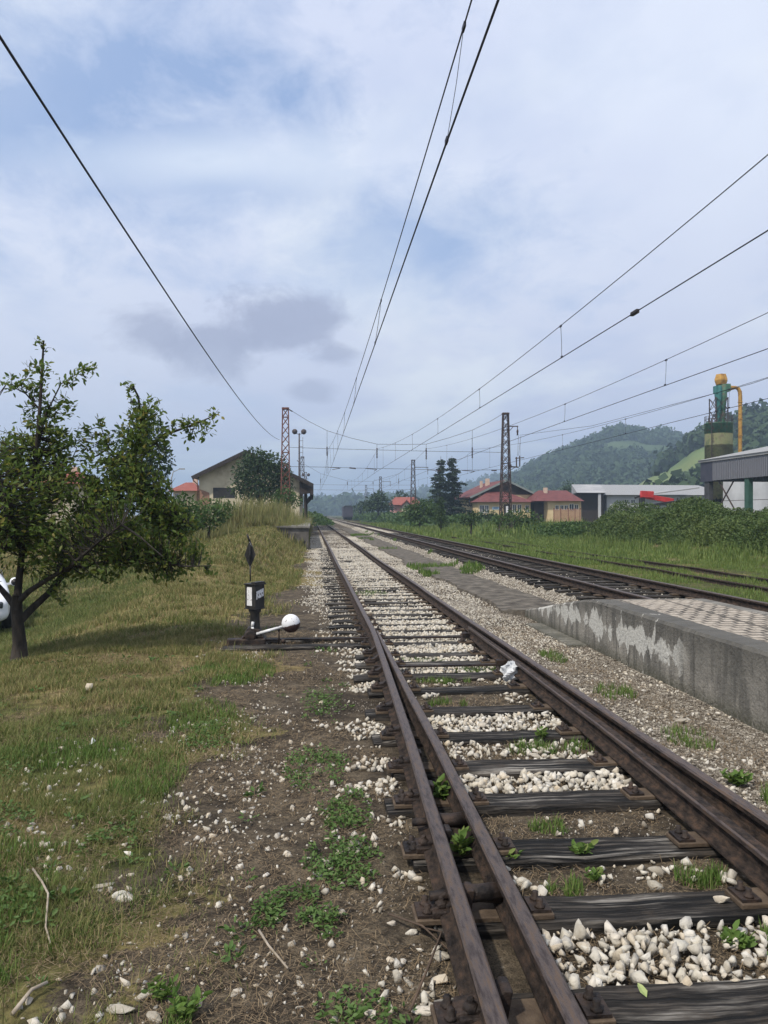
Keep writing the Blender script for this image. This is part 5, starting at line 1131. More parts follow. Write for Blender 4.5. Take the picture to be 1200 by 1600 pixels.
Y = 30; leafy('shrub', 'leafy shrub under the right edge of the apple tree crown', 'shrub', (XP(262, Y), Y, .8), pxblobs(Y, [(262, 800, 26, 1), (285, 790, 20, .9), (240, 815, 26, .9), (295, 815, 22, .8)]), 120, .17, M_shrub, .06)
Y = 40; leafy('shrub', 'pale shrub with long leaves on top of the grassy bank', 'shrub', (XP(345, Y), Y, 1.1), pxblobs(Y, [(345, 792, 14, 1), (362, 796, 12, 1), (325, 790, 16, .9)]), 120, .15, M_bramble, .06)
Y = 175; leafy('tree', 'round dark tree beside the tracks right of the far wagon', 'tree', (XP(591, Y), Y, -.1), pxblobs(Y, [(590, 783, 15, .9), (583, 787, 12, .9), (600, 787, 12, .9), (578, 792, 12, .7), (606, 794, 10, .6), (592, 776, 9, .9)]), 8, .7, M_dktree, .25)
Y = 240; leafy('tree', 'low dark trees left of the round tree', 'tree', (XP(563, Y), Y, -.1), pxblobs(Y, [(563, 793, 9, .9), (572, 791, 9, .9), (556, 795, 7, .9)]), 5, .9, M_dktree, .25)
Y = 200; leafy('tree', 'dark tree above the pink house roof', 'tree', (XP(627, Y), Y, -.1), pxblobs(Y, [(627, 776, 8, .9), (620, 780, 7, .9), (636, 779, 6, .9)]), 6, .8, M_dktree, .25)
Y = 90; leafy('shrub', 'large leafy shrub left of the grey outbuilding', 'shrub', (XP(655, Y), Y, .1), pxblobs(Y, [(655, 795, 17, .9), (640, 800, 14, .8), (668, 792, 14, .9), (650, 805, 20, .6), (680, 800, 14, .8)]), 30, .32, M_shrub, .1)
Y = 70; leafy('shrub', 'narrow dark conical shrub near the spruces', 'shrub', (XP(688, Y), Y, .2), pxblobs(Y, [(688, 806, 9, 1.5), (687, 795, 7, 1.5), (689, 785, 4, 2), (690, 815, 11, .8)]), 60, .2, M_dktree, .08)
Y = 62; leafy('shrub', 'round dark shrub left of the dark mast foot', 'shrub', (XP(735, Y), Y, .2), pxblobs(Y, [(735, 810, 14, .9), (726, 812, 10, .9), (744, 806, 9, .8)]), 60, .2, M_dktree, .08)
Y = 66; leafy('shrub', 'dark shrub hiding the foot of the dark mast', 'shrub', (XP(797, Y), Y, .2), pxblobs(Y, [(806, 808, 17, .8), (822, 806, 13, .9), (782, 812, 14, .7), (835, 812, 14, .7)]), 50, .22, M_shrub, .08)
Y = 100; leafy('shrub', 'small bush against the yellow annex wall', 'shrub', (XP(762, Y), Y, 0), pxblobs(Y, [(762, 803, 9, .7), (772, 803, 6, .8), (748, 806, 9, .7)]), 30, .3, M_dktree, .08)
Y = 128; leafy('tree', 'greyish dark tree between the two red roofs and the hill', 'tree', (XP(888, Y+30), Y+30, 0), pxblobs(Y+30, [(889, 760, 9, .9), (880, 768, 8, .8)]), 12, .5, M_dktree, .2)
# pair of spruces
def spruce(px, py_top, Y, wpx, label, lean=0):
    x = XP(px, Y); zt = ZP(px, py_top, Y); k = Y/1202.0; R0 = wpx*k; o = empty('spruce', (x, Y, 0), label=label, cat='tree', group='pair of dark spruces')
    b = MB(); b.tube([(0, 0, -.2), (lean*.5, 0, zt*.5), (lean, 0, zt)], [.24, .15, .02], 8)
    Ps = []; Ds = []; z = .8
    while z < zt-.25:
        t = z/zt; rad = R0*(1-t)**.8*random.uniform(.55, 1.25)+.15; nb = 6 if t < .8 else 5
        for q in range(nb):
            a = random.random()*6.283; c, s = math.cos(a), math.sin(a); rr_ = rad*random.uniform(.6, 1.1)
            tip = (c*rr_+lean*t, s*rr_, z-rr_*.22+.10*rr_*rr_*.3); b.bar((lean*t, 0, z), tip, .035)
            m_ = int(12+rr_*22)
            for w in range(m_):
                e = (w+.5)/m_; base = np.array([lean*t*(1-e)+tip[0]*e, tip[1]*e, z*(1-e)+tip[2]*e]); Ps.append(base+rng.normal(size=3)*np.array([.12, .12, .05])*(1.1-e*.5)); Ds.append(np.array([c*.6, s*.6, -.55]))
        z += random.uniform(.28, .52)
    t_ = b.build('trunk', M_bark, o, fix=False); V, F = leaves(np.array(Ps), np.array(Ds), .36); V = V; npmesh('crown', V, F, M_spruce, o); return o
spruce(686, 713, 122, 34, 'left and slightly shorter of the two dark spruces', .3); spruce(708, 712, 124, 40, 'right and fuller of the two dark spruces', -.2)

# ------------------------------------------------------------------ thickets and weeds behind the siding
def thicket(label, name, X0, X1, Y0, Y1, hfn, dens, size, m):
    n = int((X1-X0)*(Y1-Y0)*dens); x = X0+rng.random(n)*(X1-X0); y = Y0+rng.random(n)*(Y1-Y0); h = hfn(x, y); k = h > .1; x, y, h = x[k], y[k], h[k]
    z = ground(x, y)+h*(rng.random(len(h))**.35); P = np.stack([x, y, z], 1); D = rng.normal(size=P.shape); D[:, 2] = np.abs(D[:, 2])*.6
    V, F = leaves(P, D, size); o = npmesh(name, V, F, m); tag(o, label, 'thicket', kind='stuff'); return o
def hedge_h(x, y):
    f = sm(18.0, 20.3, x+1.5*(fb(x, y, 4, 3, 2)-.5)); nn = fb(x, y, 3.5, 6, 3)
    h = (1.25+1.5*(nn-.35))*f*sm(25.5, 23, x*0+x*1.0-0.0*y+0*(y)) if False else (1.0+2.3*(nn-.30))*f*(.72+.5*vn(x, y, .9, 4))
    return h*sm(57, 52, y+4*(fb(x, y, 6, 2, 2)-.5))
thicket('tall bramble hedge along the right side behind the weedy siding', 'bramble_hedge', 17.5, 28, 22, 60, hedge_h, 560, .135, M_bramble)
thicket('lower scrub along the far right side below the station building', 'scrub', 16.5, 24, 52, 100, lambda x, y: (.35+1.1*(fb(x, y, 4, 16, 3)-.4))*sm(16.5, 18.5, x+1.5*(fb(x, y, 5, 26, 2)-.5)), 150, .22, M_shrub)
thicket('scrub on the bank by the far tracks', 'scrub', 10, 30, 100, 330, lambda x, y: (1.2+2.2*(fb(x, y, 9, 36, 3)-.4))*sm(13+y*.0, 16, x+2.5*(fb(x, y, 9, 26, 2)-.5)), 8, .8, M_shrub)
thicket('scrub growing across the end of the nearest track', 'scrub', -9, 4, 110, 330, lambda x, y: (.9+2.6*(fb(x, y, 9, 46, 3)-.35))*sm(3.4-(y-110)*.0, .5, x+2*(fb(x, y, 9, 56, 2)-.5))*sm(112, 126, y+x*.0), 8, .7, M_shrub)

# ------------------------------------------------------------------ grass
BL3 = np.array([[-.5, 0, 0], [.5, 0, 0], [.32, .22, .55], [-.32, .22, .55], [.05, .62, 1.0]]); BLF = None
def blades(X, Y, h, w, lean=.5, zoff=0.0):
    """one bent blade per point, as two faces (a quad and a folded tip)"""
    n = len(X); tv = np.array([[-.5, 0, 0], [.5, 0, 0], [.34, .25, .6], [-.34, .25, .6]]); tip = np.array([[.34, .25, .6], [-.34, .25, .6], [-.04, .65, 1.0], [.04, .65, 1.0]])
    T = np.concatenate([tv, np.array([[.05, .62, 1.0], [-.05, .62, 1.0]])]); Fq = np.array([[0, 1, 2, 3], [3, 2, 4, 5]])
    Z = ground(X, Y)+zoff; P = np.stack([X, Y, Z], 1); l = lean*(.3+1.2*rng.random(n))
    return scatter(T, Fq, P, rotz(n), np.stack([w*(.7+.6*rng.random(n)), h*l, h*(.55+.8*rng.random(n))], 1))
def pick(n, x0, x1, y0, y1, pw=1.0):
    X = x0+rng.random(n)*(x1-x0); Y = y0+(y1-y0)*rng.random(n)**pw; k = infrustum(X, Y); return X[k], Y[k]
L = []
for (n, y0, y1, h, w, x0) in ((300000, 2.0, 6.0, .042, .0032, -6), (340000, 5.5, 12.5, .052, .0055, -9), (260000, 11.5, 24, .085, .011, -14), (200000, 22, 42, .12, .02, -22), (60000, 40, 90, .22, .05, -40)):
    X, Y = pick(n, x0, .2, y0, y1); g, st, dr = covers(X, Y); cl = fb(X, Y, .35, 61, 3); k = rng.random(len(X)) < g*np.clip((cl-.34)*4.2, .10, 1)*sm(-.2, -.5, X-.6*sm(9, 30, Y)*0); X, Y, cl = X[k], Y[k], cl[k]
    L.append(blades(X, Y, h*(.55+1.0*cl)*(1+.5*(fb(X, Y, 1.2, 66, 2)-.5)), np.full(len(X), w), 1.5))
n = 9000; X, Y = pick(n, -9, -.6, 2.2, 22); g, st, dr = covers(X, Y); k = (rng.random(len(X)) < g) & (fb(X, Y, 1.4, 97, 3) > .47); X, Y = X[k], Y[k]; L.append(blades(X, Y, .07+.09*rng.random(len(X)), .0022+.00045*Y, .7))
V, F = joinVF(L); Fb = F.reshape(-1, 2, 4); c0 = V[Fb[:, 0, 0]]; dr = covers(c0[:, 0], c0[:, 1])[2]; isd = rng.random(len(Fb)) < dr*.40
def subset(mask): f = Fb[mask].reshape(-1, 4); u_, inv_ = np.unique(f, return_inverse=True); return V[u_], inv_.reshape(-1, 4)
o = npmesh('grass', *subset(~isd), M_grass); tag(o, 'short mown green grass on the left bank', 'grass', kind='stuff')
o = npmesh('dry_grass', *subset(isd), M_drygrass); tag(o, 'straw coloured dry patches in the grass of the left bank', 'grass', kind='stuff')
# tufts of brighter green in patches
L = []
for (cx, cy, rx, ry, n, h) in ((-1.55, 3.9, .35, .5, 1500, .07), (-1.35, 3.3, .3, .3, 1200, .06), (-.9, 8.8, .5, .6, 2500, .06), (-.95, 6.8, .3, .7, 1600, .06), (-1.1, 5.4, .25, .5, 1200, .06), (-.75, 2.55, .12, .1, 400, .05), (-.45, 2.75, .1, .1, 300, .05), (-1.8, 5.9, .5, .3, 1200, .07),
        (1.9, 3.62, .12, .10, 350, .07), (1.2, 3.6, .10, .12, 300, .06), (2.0, 3.05, .12, .12, 350, .06), (1.35, 4.3, .12, .1, 250, .05), (1.8, 5.7, .35, .16, 900, .07), (1.25, 7.1, .2, .12, 500, .06), (1.9, 8.6, .3, .15, 700, .06), (1.4, 8.1, .3, .12, 500, .05), (1.35, 9.2, .4, .12, 600, .05), (3.0, 7.4, .2, .3, 500, .07), (2.9, 4.4, .12, .3, 600, .08), (3.05, 3.85, .15, .2, 400, .07), (3.0, 5.9, .2, .3, 450, .06), (1.3, 17, .4, .5, 500, .08), (3.0, 9.4, .15, .4, 400, .07)):
    a = rng.random(n)*6.283; q = rng.random(n)**.5; X = cx+rx*q*np.cos(a); Y = cy+ry*q*np.sin(a); k = fb(X, Y, .09, 71, 2) > .42; X, Y = X[k], Y[k]
    L.append(blades(X, Y, np.full(len(X), h), np.full(len(X), .004+.0004*cy), .8, .0))
X, Y = pick(24000, 3.2, 5.0, 20, 70); k = (fb(X, Y, 1.6, 72, 2) > .66); X, Y = X[k], Y[k]; L.append(blades(X, Y, np.full(len(X), .16), np.full(len(X), .03), .5))
V, F = joinVF(L); o = npmesh('grass', V, F, M_green); tag(o, 'bright green tufts of grass between the stones and sleepers', 'grass', kind='stuff')
# weeds over and around the siding on the right
L = []
for (n, y0, y1, h, w, x0, x1) in ((150000, 12, 30, .10, .012, 8.2, 24), (150000, 28, 60, .15, .03, 8.2, 26), (50000, 58, 140, .35, .09, 8.4, 26)):
    X, Y = pick(n, x0, x1, y0, y1); cl = fb(X, Y, 1.3, 81, 3); off = np.minimum(abs(X-11.05), abs(X-12.55)); k = (rng.random(len(X)) < np.clip((cl-.34)*4, .04, 1)*sm(8.3, 9.2, X+.9*(cl-.5))*np.where(off < .10, .35, 1.25)); X, Y, cl = X[k], Y[k], cl[k]
    hh = h*(.3+1.6*cl*rng.random(len(X)))*1.15*np.where((X > 10.3) & (X < 13.3), 1.0, 1.0)*np.where(X > 16, 1.8, 1); L.append(blades(X, Y, hh, np.full(len(X), w), .6))
V, F = joinVF(L); o = npmesh('weeds', V, F, M_weed); tag(o, 'green weeds over the siding and its verge', 'weeds', kind='stuff')
# tall grass on the loading dock
L = []
for (n, x0, x1, y0, y1, h, w) in ((11000, -4.6, -.15, 39.2, 58, 1.25, .035), (9000, -4.6, -.3, 38.2, 44, .6, .045), (9000, -8.5, -3.5, 33, 50, .6, .03)):
    X, Y = pick(n, x0, x1, y0, y1); cl = fb(X, Y, 1.1, 91, 2); k = rng.random(len(X)) < np.clip((cl-.25)*3, .1, 1); X, Y, cl = X[k], Y[k], cl[k]
    v, f = blades(X, Y, h*(.25+1.3*cl*rng.random(len(X))**.5), np.full(len(X), w), .45); v[:, 2] += .12*(v[:, 0] > -4.7)*(v[:, 1] > 39); L.append((v, f))
V, F = joinVF(L); o = npmesh('tall_grass', V, F, M_tall); tag(o, 'tall yellow green grass growing on the loading dock', 'grass', kind='stuff')
# small broad leaves: clover mats
L = []
for (cx, cy, rx, ry, n) in ((-.02, 3.45, .26, .22, 1500), (.16, 3.95, .20, .3, 1100), (.2, 4.6, .16, .4, 900), (.02, 5.4, .22, .5, 900), (-1.5, 3.55, .28, .35, 1500), (-1.1, 4.3, .15, .2, 400), (.15, 2.75, .14, .15, 250), (.1, 7.4, .2, .6, 600), (-.3, 2.5, .1, .06, 160), (-.85, 6.3, .2, .5, 700), (-1.9, 4.6, .3, .3, 900), (-2.3, 5.6, .4, .4, 900), (2.85, 3.7, .12, .2, 350), (1.95, 2.95, .1, .08, 150)):
    a = rng.random(n)*6.283; q = rng.random(n)**.6; X = cx+rx*q*np.cos(a); Y = cy+ry*q*np.sin(a); k = fb(X, Y, .12, 75, 2) > .40; X, Y = X[k], Y[k]; P = np.stack([X, Y, ground(X, Y)+.012+.035*rng.random(len(X))], 1)
    D = rng.normal(size=P.shape); D[:, 2] = .15; L.append(leaves(P, D, .026))
# rosettes of broad leaves here and there in the sward and on the path
for q in range(230):
    cx, cy = -4.5+4.9*rng.random(), 2.3+8*rng.random()**1.4; n = int(8+rng.random()*14)
    if abs(cx+.4) < .35 and rng.random() < .6: continue
    a = rng.random(n)*6.283; rr_ = .012+.035*rng.random(n); X, Y = cx+rr_*np.cos(a), cy+rr_*np.sin(a); P = np.stack([X, Y, ground(X, Y)+.012+.03*rng.random(n)], 1); L.append(leaves(P, np.stack([np.cos(a), np.sin(a), .25+.3*rng.random(n)], 1)*2, .018+.028*rng.random()))
V, F = joinVF(L); o = npmesh('clover', V, F, M_clover); tag(o, 'mats of small broad leaved clover on the bare earth', 'ground cover', kind='stuff')
# dead stalks and straw lying on the earth
n = 200000; X = -3.2+rng.random(n)*6.6; Y = 2+10*rng.random(n)**1.5; k = infrustum(X, Y) & (fb(X, Y, .6, 95, 3) > .40) & ~((X > .55) & (X < .95)) & ~((X > 2.05) & (X < 2.45)); X, Y = X[k], Y[k]; n = len(X)
tv = np.array([[-.5, 0, 0], [.5, 0, 0], [.5, 1, 0], [-.5, 1, 0], [0, 1, .03]])[:4]
on_sl = np.array([min(abs(y-s) for s in slY) < .14 for y in Y]) & (X > .3) & (X < 2.9)
k = ~on_sl; X, Y = X[k], Y[k]; n = len(X); P = np.stack([X, Y, ground(X, Y)+.006+.014*rng.random(n)], 1); Rm = rotz(n); tl = np.abs(rng.normal(size=n))*.3
Rm[:, 2, 1] = np.sin(tl)
V, F = scatter(tv, np.array([[0, 1, 2, 3]]), P, Rm, np.stack([np.full(n, .0010)+.00032*Y, .008+.045*rng.random(n)**2, np.ones(n)], 1)); o = npmesh('straw', V, F, M_straw); tag(o, 'dead stalks and straw lying on the earth', 'straw', kind='stuff')
# ------------------------------------------------------------------ ballast
def bed(X, Y, size, T, sink=.25, zadd=0):
    P = np.stack([X, Y, ground(X, Y)+size*(.5-sink)*.7+zadd], 1); return stones(P, size, T)
slA = np.array(slY)
def near_sleeper(Y, lim=.155): return np.abs(Y[:, None]-slA[None]).min(1) < lim
def keep_off_rails(X, Y, m=.10):
    lx = np.interp(Y, [p[1] for p in LO], [p[0] for p in LO]); bx = np.where(Y < 10.5, np.interp(Y, [p[1] for p in BL], [p[0] for p in BL]), lx)
    rx = np.interp(Y, [p[1] for p in RO], [p[0] for p in RO]); qx = np.where(Y < 10.7, np.interp(Y, [p[1] for p in BRr], [p[0] for p in BRr]), rx)
    return ~(((X > lx-m) & (X < bx+m)) | ((X > qx-m) & (X < rx+m)))
L = []
# bays between the sleepers: how full of white stones each one is, from the near end, and where
BAYS = {2: (.9, 1.0, 2.2), 3: (.14, .9, 2.3), 4: (.07, .9, 2.3), 5: (.95, .9, 2.3), 6: (.35, .9, 2.2), 7: (.75, .9, 2.3), 8: (.12, .9, 2.2), 9: (.14, 1.7, 2.3), 10: (.6, .9, 2.2), 11: (.65, .9, 2.2), 12: (.95, .9, 2.3), 13: (.95, .9, 2.3), 1: (.6, .9, 2.2), 0: (.5, .9, 2.2)}
for i in range(len(slY)-1):
    y0, y1 = slY[i]+.135, slY[i+1]-.135
    if y1 <= y0: continue
    full, xa, xb = BAYS.get(i, ((.95 if i not in (17, 18, 19) else .28) if i < 17 else .30+.4*random.random(), .9, 2.25)); area = (y1-y0)*(2.22-.92)
    sz = .068 if slY[i] < 5 else .058
    n = int(area/sz**2*5.5*full); X = .92+rng.random(n)*1.32; Y = y0+rng.random(n)*(y1-y0)
    if i == 2: w = np.where(X < 1.62, 1.0, .45); k = rng.random(n) < w; X, Y = X[k], Y[k]
    if full < .5: k = (fb(X, Y, .30, 13+i, 2) > .46) | (X > 2.05) | (X < 1.05); X, Y = X[k], Y[k]
    s = sz*(.28+1.0*rng.random(len(X))**1.3); k = keep_off_rails(X, Y, .085); X, Y, s = X[k], Y[k], s[k]; k = ~near_sleeper(Y, .135+.0); X, Y, s = X[k], Y[k], s[k]
    L.append(bed(X, Y, s, ROCKS, .15, .004+.028*full*rng.random(len(X))))
# inside the track farther on, sleepers half buried
n = 11000; X = .95+rng.random(n)*1.3; Y = 11+rng.random(n)**1.1*52; s = (.05+.0009*Y)*(.5+.6*rng.random(n)); k = (~near_sleeper(Y, .10) | (Y > 24)) & keep_off_rails(X, Y, .06) & (rng.random(n) < np.clip((fb(X, Y, .8, 18, 3)-.40)*3.4, .08, .8)); L.append(bed(X[k], Y[k], s[k], PEB, .25, -.005))
# left shoulder
n = 9000; X = .0+rng.random(n)*.75; Y = 2.2+rng.random(n)*9.5; pr_ = np.clip((X-.08)*1.3, .05, .7)*np.clip((fb(X, Y, .5, 23, 3)-.38)*3.0, 0, 1); k = (rng.random(n) < pr_) & keep_off_rails(X, Y, .10) & ~near_sleeper(Y, .10); s = .055*(.35+.95*rng.random(n)); L.append(bed(X[k], Y[k], s[k], ROCKS, .2))
n = 17000; X = -.45+rng.random(n)*1.2; Y = 10.2+rng.random(n)**1.2*50; k = (rng.random(n) < sm(-.35, .2, X+.7*(fb(X, Y, 1.2, 33, 3)-.5)-.25*sm(20, 11, Y))*np.clip((fb(X, Y, .7, 36, 3)-.25)*2.8, .15, 1)) & keep_off_rails(X, Y, .06) & ~((Y < 11.1) & (X < .3)) & ~((Y > 39) & (X < -.1)); s = (.042+.0010*Y)*(.5+.6*rng.random(n)); L.append(bed(X[k], Y[k], s[k], PEB, .3))
# right shoulder, white near the rail
n = 5000; X = 2.42+rng.random(n)*.35; Y = 2.2+rng.random(n)*22; k = (rng.random(n) < np.clip(1.1-(X-2.42)*2.6, 0, 1)) & keep_off_rails(X, Y, .07); s = .045*(.4+.8*rng.random(n)); L.append(bed(X[k], Y[k], s[k], PEB, .2))
n = 22000; X = 2.42+rng.random(n)*1.1; Y = 8+rng.random(n)**1.3*52; k = infrustum(X, Y) & keep_off_rails(X, Y, .06) & (rng.random(n) < np.clip((fb(X, Y, 1.2, 43, 3)-.22)*2.4, .1, 1)*sm(8, 11, Y)); s = (.038+.0010*Y)*(.45+.6*rng.random(n)); L.append(bed(X[k], Y[k], s[k], PEB, .3))
V, F = joinVF(L); o = npmesh('ballast', V, F, M_stone); tag(o, 'white limestone ballast in and beside the nearest track', 'ballast', kind='stuff'); print('ballast', len(F))
# small dirty grit filling the gaps
n = 30000; X = .0+rng.random(n)*2.75; Y = 2.2+rng.random(n)**1.3*14; k = infrustum(X, Y) & ~near_sleeper(Y, .12) & keep_off_rails(X, Y, .05) & (rng.random(n) < np.clip((fb(X, Y, .3, 86, 3)-.30)*3, .1, 1)); s = (.009+.0011*Y)*(.5+1.0*rng.random(n))
o = npmesh('grit', *bed(X[k], Y[k], s[k], PEB, .3), M_grit); tag(o, 'fine dirty grit between the larger white stones', 'grit', kind='stuff')
# main line bed
n = 34000; X = 4.45+rng.random(n)*4.1; Y = 9.8+rng.random(n)**1.35*80; k = infrustum(X, Y) & ~((np.abs(X-5.45) < .09) | (np.abs(X-6.95) < .09)) & ~((X < 4.8+.2*np.sin(Y*3)) & (rng.random(n) < .5) & (Y > 12.5)); s = (.045+.0009*Y)*(.5+.6*rng.random(n)); sl2 = np.arange(9.6, 62, .63)
X, Y, s = X[k], Y[k], s[k]; on = (np.abs(Y[:, None]-sl2[None]).min(1) < .11) & (X > 4.9) & (X < 7.5); k = ~on; o = npmesh('ballast', *bed(X[k], Y[k], s[k], PEB, .25), M_stone); tag(o, 'white ballast under the second track', 'ballast', kind='stuff')
# mixed small gravel between the track and the platform
n = 46000; X = 2.5+rng.random(n)*1.22; Y = 3.0+rng.random(n)**1.15*11; k = infrustum(X, Y) & (rng.random(n) < np.clip(.55+1.5*(fb(X, Y, .8, 53, 3)-.45), .1, 1)); s = (.012+.0010*Y)*(.4+1.2*rng.random(n)**1.6)+.022*(rng.random(n) > .965); X, Y, s = X[k], Y[k], s[k]
o2 = bed(X, Y, s, PEB, .2); n = 1500; X = 2.6+rng.random(n)*1.1; Y = 3.0+rng.random(n)**1.1*9; k = infrustum(X, Y) & (fb(X, Y, .5, 58, 3) > .47); s = .042*(.4+.9*rng.random(n))
w_ = npmesh('gravel_stones', *bed(X[k], Y[k], s[k], ROCKS, .35), M_stone); tag(w_, 'larger pale stones lying in the gravel beside the platform wall', 'stones', kind='stuff')
o = npmesh('gravel', *o2, M_grit); tag(o, 'small mixed brown and white gravel beside the platform wall', 'gravel', kind='stuff')
# loose stones on the bare path at the left
L = []
n = 13000; X = -2.6+rng.random(n)*2.9; Y = 2.1+rng.random(n)**1.4*9; w = np.exp(-((X+.45+.05*(Y-4))/.42)**2); k = infrustum(X, Y) & (rng.random(n) < np.clip(w*(fb(X, Y, .45, 63, 3)-.36)*3.4, 0, 1)); s = (.014+.0018*Y)*(.4+1.6*rng.random(n)**2); L.append(bed(X[k], Y[k], s[k], PEB, .35))
n = 1100; X = -2.2+rng.random(n)*2.3; Y = 2.25+rng.random(n)**1.3*4.5; k = fb(X, Y, .5, 73, 2) > .46; s = .054*(.3+.9*rng.random(n)**1.3); L.append(bed(X[k], Y[k], s[k], ROCKS, .45))
V, F = joinVF(L); o = npmesh('loose_stones', V, F, M_stone); tag(o, 'small pale stones scattered over the bare earth path', 'stones', kind='stuff')

# ------------------------------------------------------------------ single things one can point at
def px_ground(px, py, zadd=0):
    d = raydir(px, py); t = 1.0
    for _ in range(30): p = Vector((0, 0, CZ))+d*t; g = gz(p.x, p.y)+zadd; t *= (CZ-g)/(CZ-p.z) if p.z < CZ-.01 else 1
    p = Vector((0, 0, CZ))+d*t; return Vector((p.x, p.y, g))
def rock(px, py, wpx, label, zadd=0, seed=0, sq=(1, .8, .7), group=None, m=None):
    p = px_ground(px, py, zadd); k = (p.y*math.cos(TH)+p.x*math.sin(TH))/1202; w = wpx*k
    r = np.random.default_rng(seed+500); v, f = rock_template(seed+900, 26, .75); v = v*w*np.array(sq)*1.1
    o = npmesh('stone', v, f, m or M_stone); o.location = (p.x, p.y, p.z+w*.22*sq[2]); o.rotation_euler = (r.random()*.4, r.random()*.4, r.random()*6); bv = o.modifiers.new('b', 'BEVEL'); bv.width = w*.04; bv.segments = 1
    tag(o, label, 'stone', group); return o
rock(1127, 1408, 26, 'single angular white stone lying on top of a black sleeper', .055, 1)
rock(139, 1076, 24, 'whitish stone alone in the grass near the apple tree', .02, 2, (1.1, .7, .6))
rock(480, 1720-305, 0.1, 'x', 0, 3) if False else None
rock(160, 1407-20, 30, 'flat pale stone half sunk in the earth at lower left', -.01, 4, (1.2, .8, .4))
rock(196, 1405, 34, 'broad pale stone on the earth near the lone stick', 0, 5, (1.2, .8, .5))
rock(188, 1580, 40, 'flat cream stone at the bottom left among small weeds', 0, 6, (1.2, .7, .5))
rock(225, 1560, 30, 'rounded pale stone just above the bottom edge stones', 0, 7, (1.1, .8, .6))
rock(240, 1593, 30, 'pale stone touching the bottom edge of the photo', 0, 8, (1.1, .8, .6))
rock(370, 1552, 24, 'triangular white stone on the bare path near the bottom', 0, 9, (1, .8, .6))
rock(310, 1570, 22, 'small blocky pale stone at the bottom beside the green weed', 0, 10)
rock(645, 1372, 28, 'cream stone beside the rail brace, left of the nearest rail', 0, 11)
rock(612, 1444, 18, 'small white pointed stone on the dark earth left of the rail', 0, 12)
rock(643, 1459, 20, 'smooth white stone just right of the pointed one', 0, 13)
rock(686, 1453, 22, 'white stone close to the foot of the nearest rail', 0, 14)
rock(690, 1497, 30, 'grey and white lump of stone against the nearest rail', 0, 15)
rock(611, 1502, 18, 'left one of two white pebbles side by side near the twig', 0, 16)
rock(630, 1504, 17, 'right one of two white pebbles side by side near the twig', 0, 17)
rock(688, 1535, 30, 'yellowish lump of stone below the grey one', 0, 18, (1, .8, .7))
rock(664, 1580, 36, 'pale slab of stone at the bottom edge under the twigs', 0, 19, (1.2, .8, .5))
rock(710, 1582, 34, 'tall cream stone at the bottom edge next to the rail', 0, 20)
rock(817, 1382, 28, 'large white stone inside the track near the second sleeper', 0, 21)
rock(1022, 1387, 26, 'white stone among green weeds inside the track at the right', 0, 22)
rock(1020, 993+35-7, 0.1, '', 0, 1) if False else None
rock(1063, 1132-3, 22, 'long flat pale stone on the gravel by the platform wall', 0, 23, (1.4, .8, .5))
rock(1165, 1126, 18, 'pinkish square stone at the foot of the platform wall', 0, 24)
# crumpled plastic bag on the sleepers
p = px_ground(797, 1058, .05); nlat = 14; v = []; f = []
for i in range(nlat+1):
    th = math.pi*i/nlat
    for k in range(18):
        ph = 2*math.pi*k/18; r = .085*(1+.35*math.sin(3*ph+i)+.25*random.uniform(-1, 1)); v.append((r*math.sin(th)*math.cos(ph), r*math.sin(th)*math.sin(ph)*.7, .095*math.cos(th)*(1+.3*random.uniform(-1, 1))))
for i in range(nlat):
    for k in range(18): f.append((i*18+k, i*18+(k+1) % 18, (i+1)*18+(k+1) % 18, (i+1)*18+k))
b = MB(); b.add(v, f); o = b.build('plastic_bag', M_bag); o.location = (p.x, p.y, p.z+.06); tag(o, 'crumpled white plastic bag caught beside the right rail on the sleepers', 'plastic bag')
p = px_ground(145, 1163, .01); b = MB(); b.add([(-.02, -.012, 0), (.016, -.02, .02), (.022, .012, .025), (-.01, .02, .045), (0, 0, .055)], [(0, 1, 4), (1, 2, 4), (2, 3, 4), (3, 0, 4), (3, 2, 1, 0)]); o = b.build('paper_scrap', M_bag); o.location = p; tag(o, 'tiny white scrap of paper in the grass', 'litter')
# fallen leaf and a dry yellow one
for px, py, s, lab in ((1010, 1567, .045, 'fallen pale green leaf on the nearest sleeper'),):
    p = px_ground(px, py, .05); vv = LEAF6*np.array([1.2, 1, 1])*s*1.3; b = MB(); b.add([tuple(q) for q in vv], [(0, 1, 2, 3), (0, 3, 4, 5)]); o = b.build('leaf', mat('pale_leaf', [(.20, .26, .08), (.32, .36, .16)], 30, .6)); o.location = (p.x, p.y, .012); o.rotation_euler = (R(25), 0, R(12)); tag(o, lab, 'leaf')
# twigs
def twig(pts, r, label, m):
    P = [px_ground(x, y)+Vector((0, 0, .015+h)) for x, y, h in pts]; at = P[0]; b = MB(); b.tube([p-at for p in P], [r*(1-.5*i/len(P)) for i in range(len(P))], 6); o = b.build('twig', m); o.location = at; tag(o, label, 'twig')
M_tw = mat('pale_twig', [(.22, .18, .13), (.36, .31, .25)], 20, .9); M_twd = mat('dark_twig', [(.05, .035, .025), (.10, .07, .05)], 20, .9)
twig([(52, 1368, .02), (66, 1398, .05), (76, 1418, .05), (72, 1460, .02), (80, 1480, 0)], .006, 'long pale twig leaning in the grass at lower left', M_tw)
twig([(20, 1590, 0), (50, 1560, .02), (75, 1548, .02)], .009, 'short thick pale stick at the bottom left corner', M_tw)
twig([(405, 1462, .01), (420, 1490, .02), (450, 1522, .01)], .006, 'crooked grey twig on the bare path', M_tw)
twig([(608, 1440, .02), (660, 1470, .05), (700, 1500, .03), (735, 1470, .06)], .005, 'thin dark twig across the stones left of the nearest rail', M_twd)
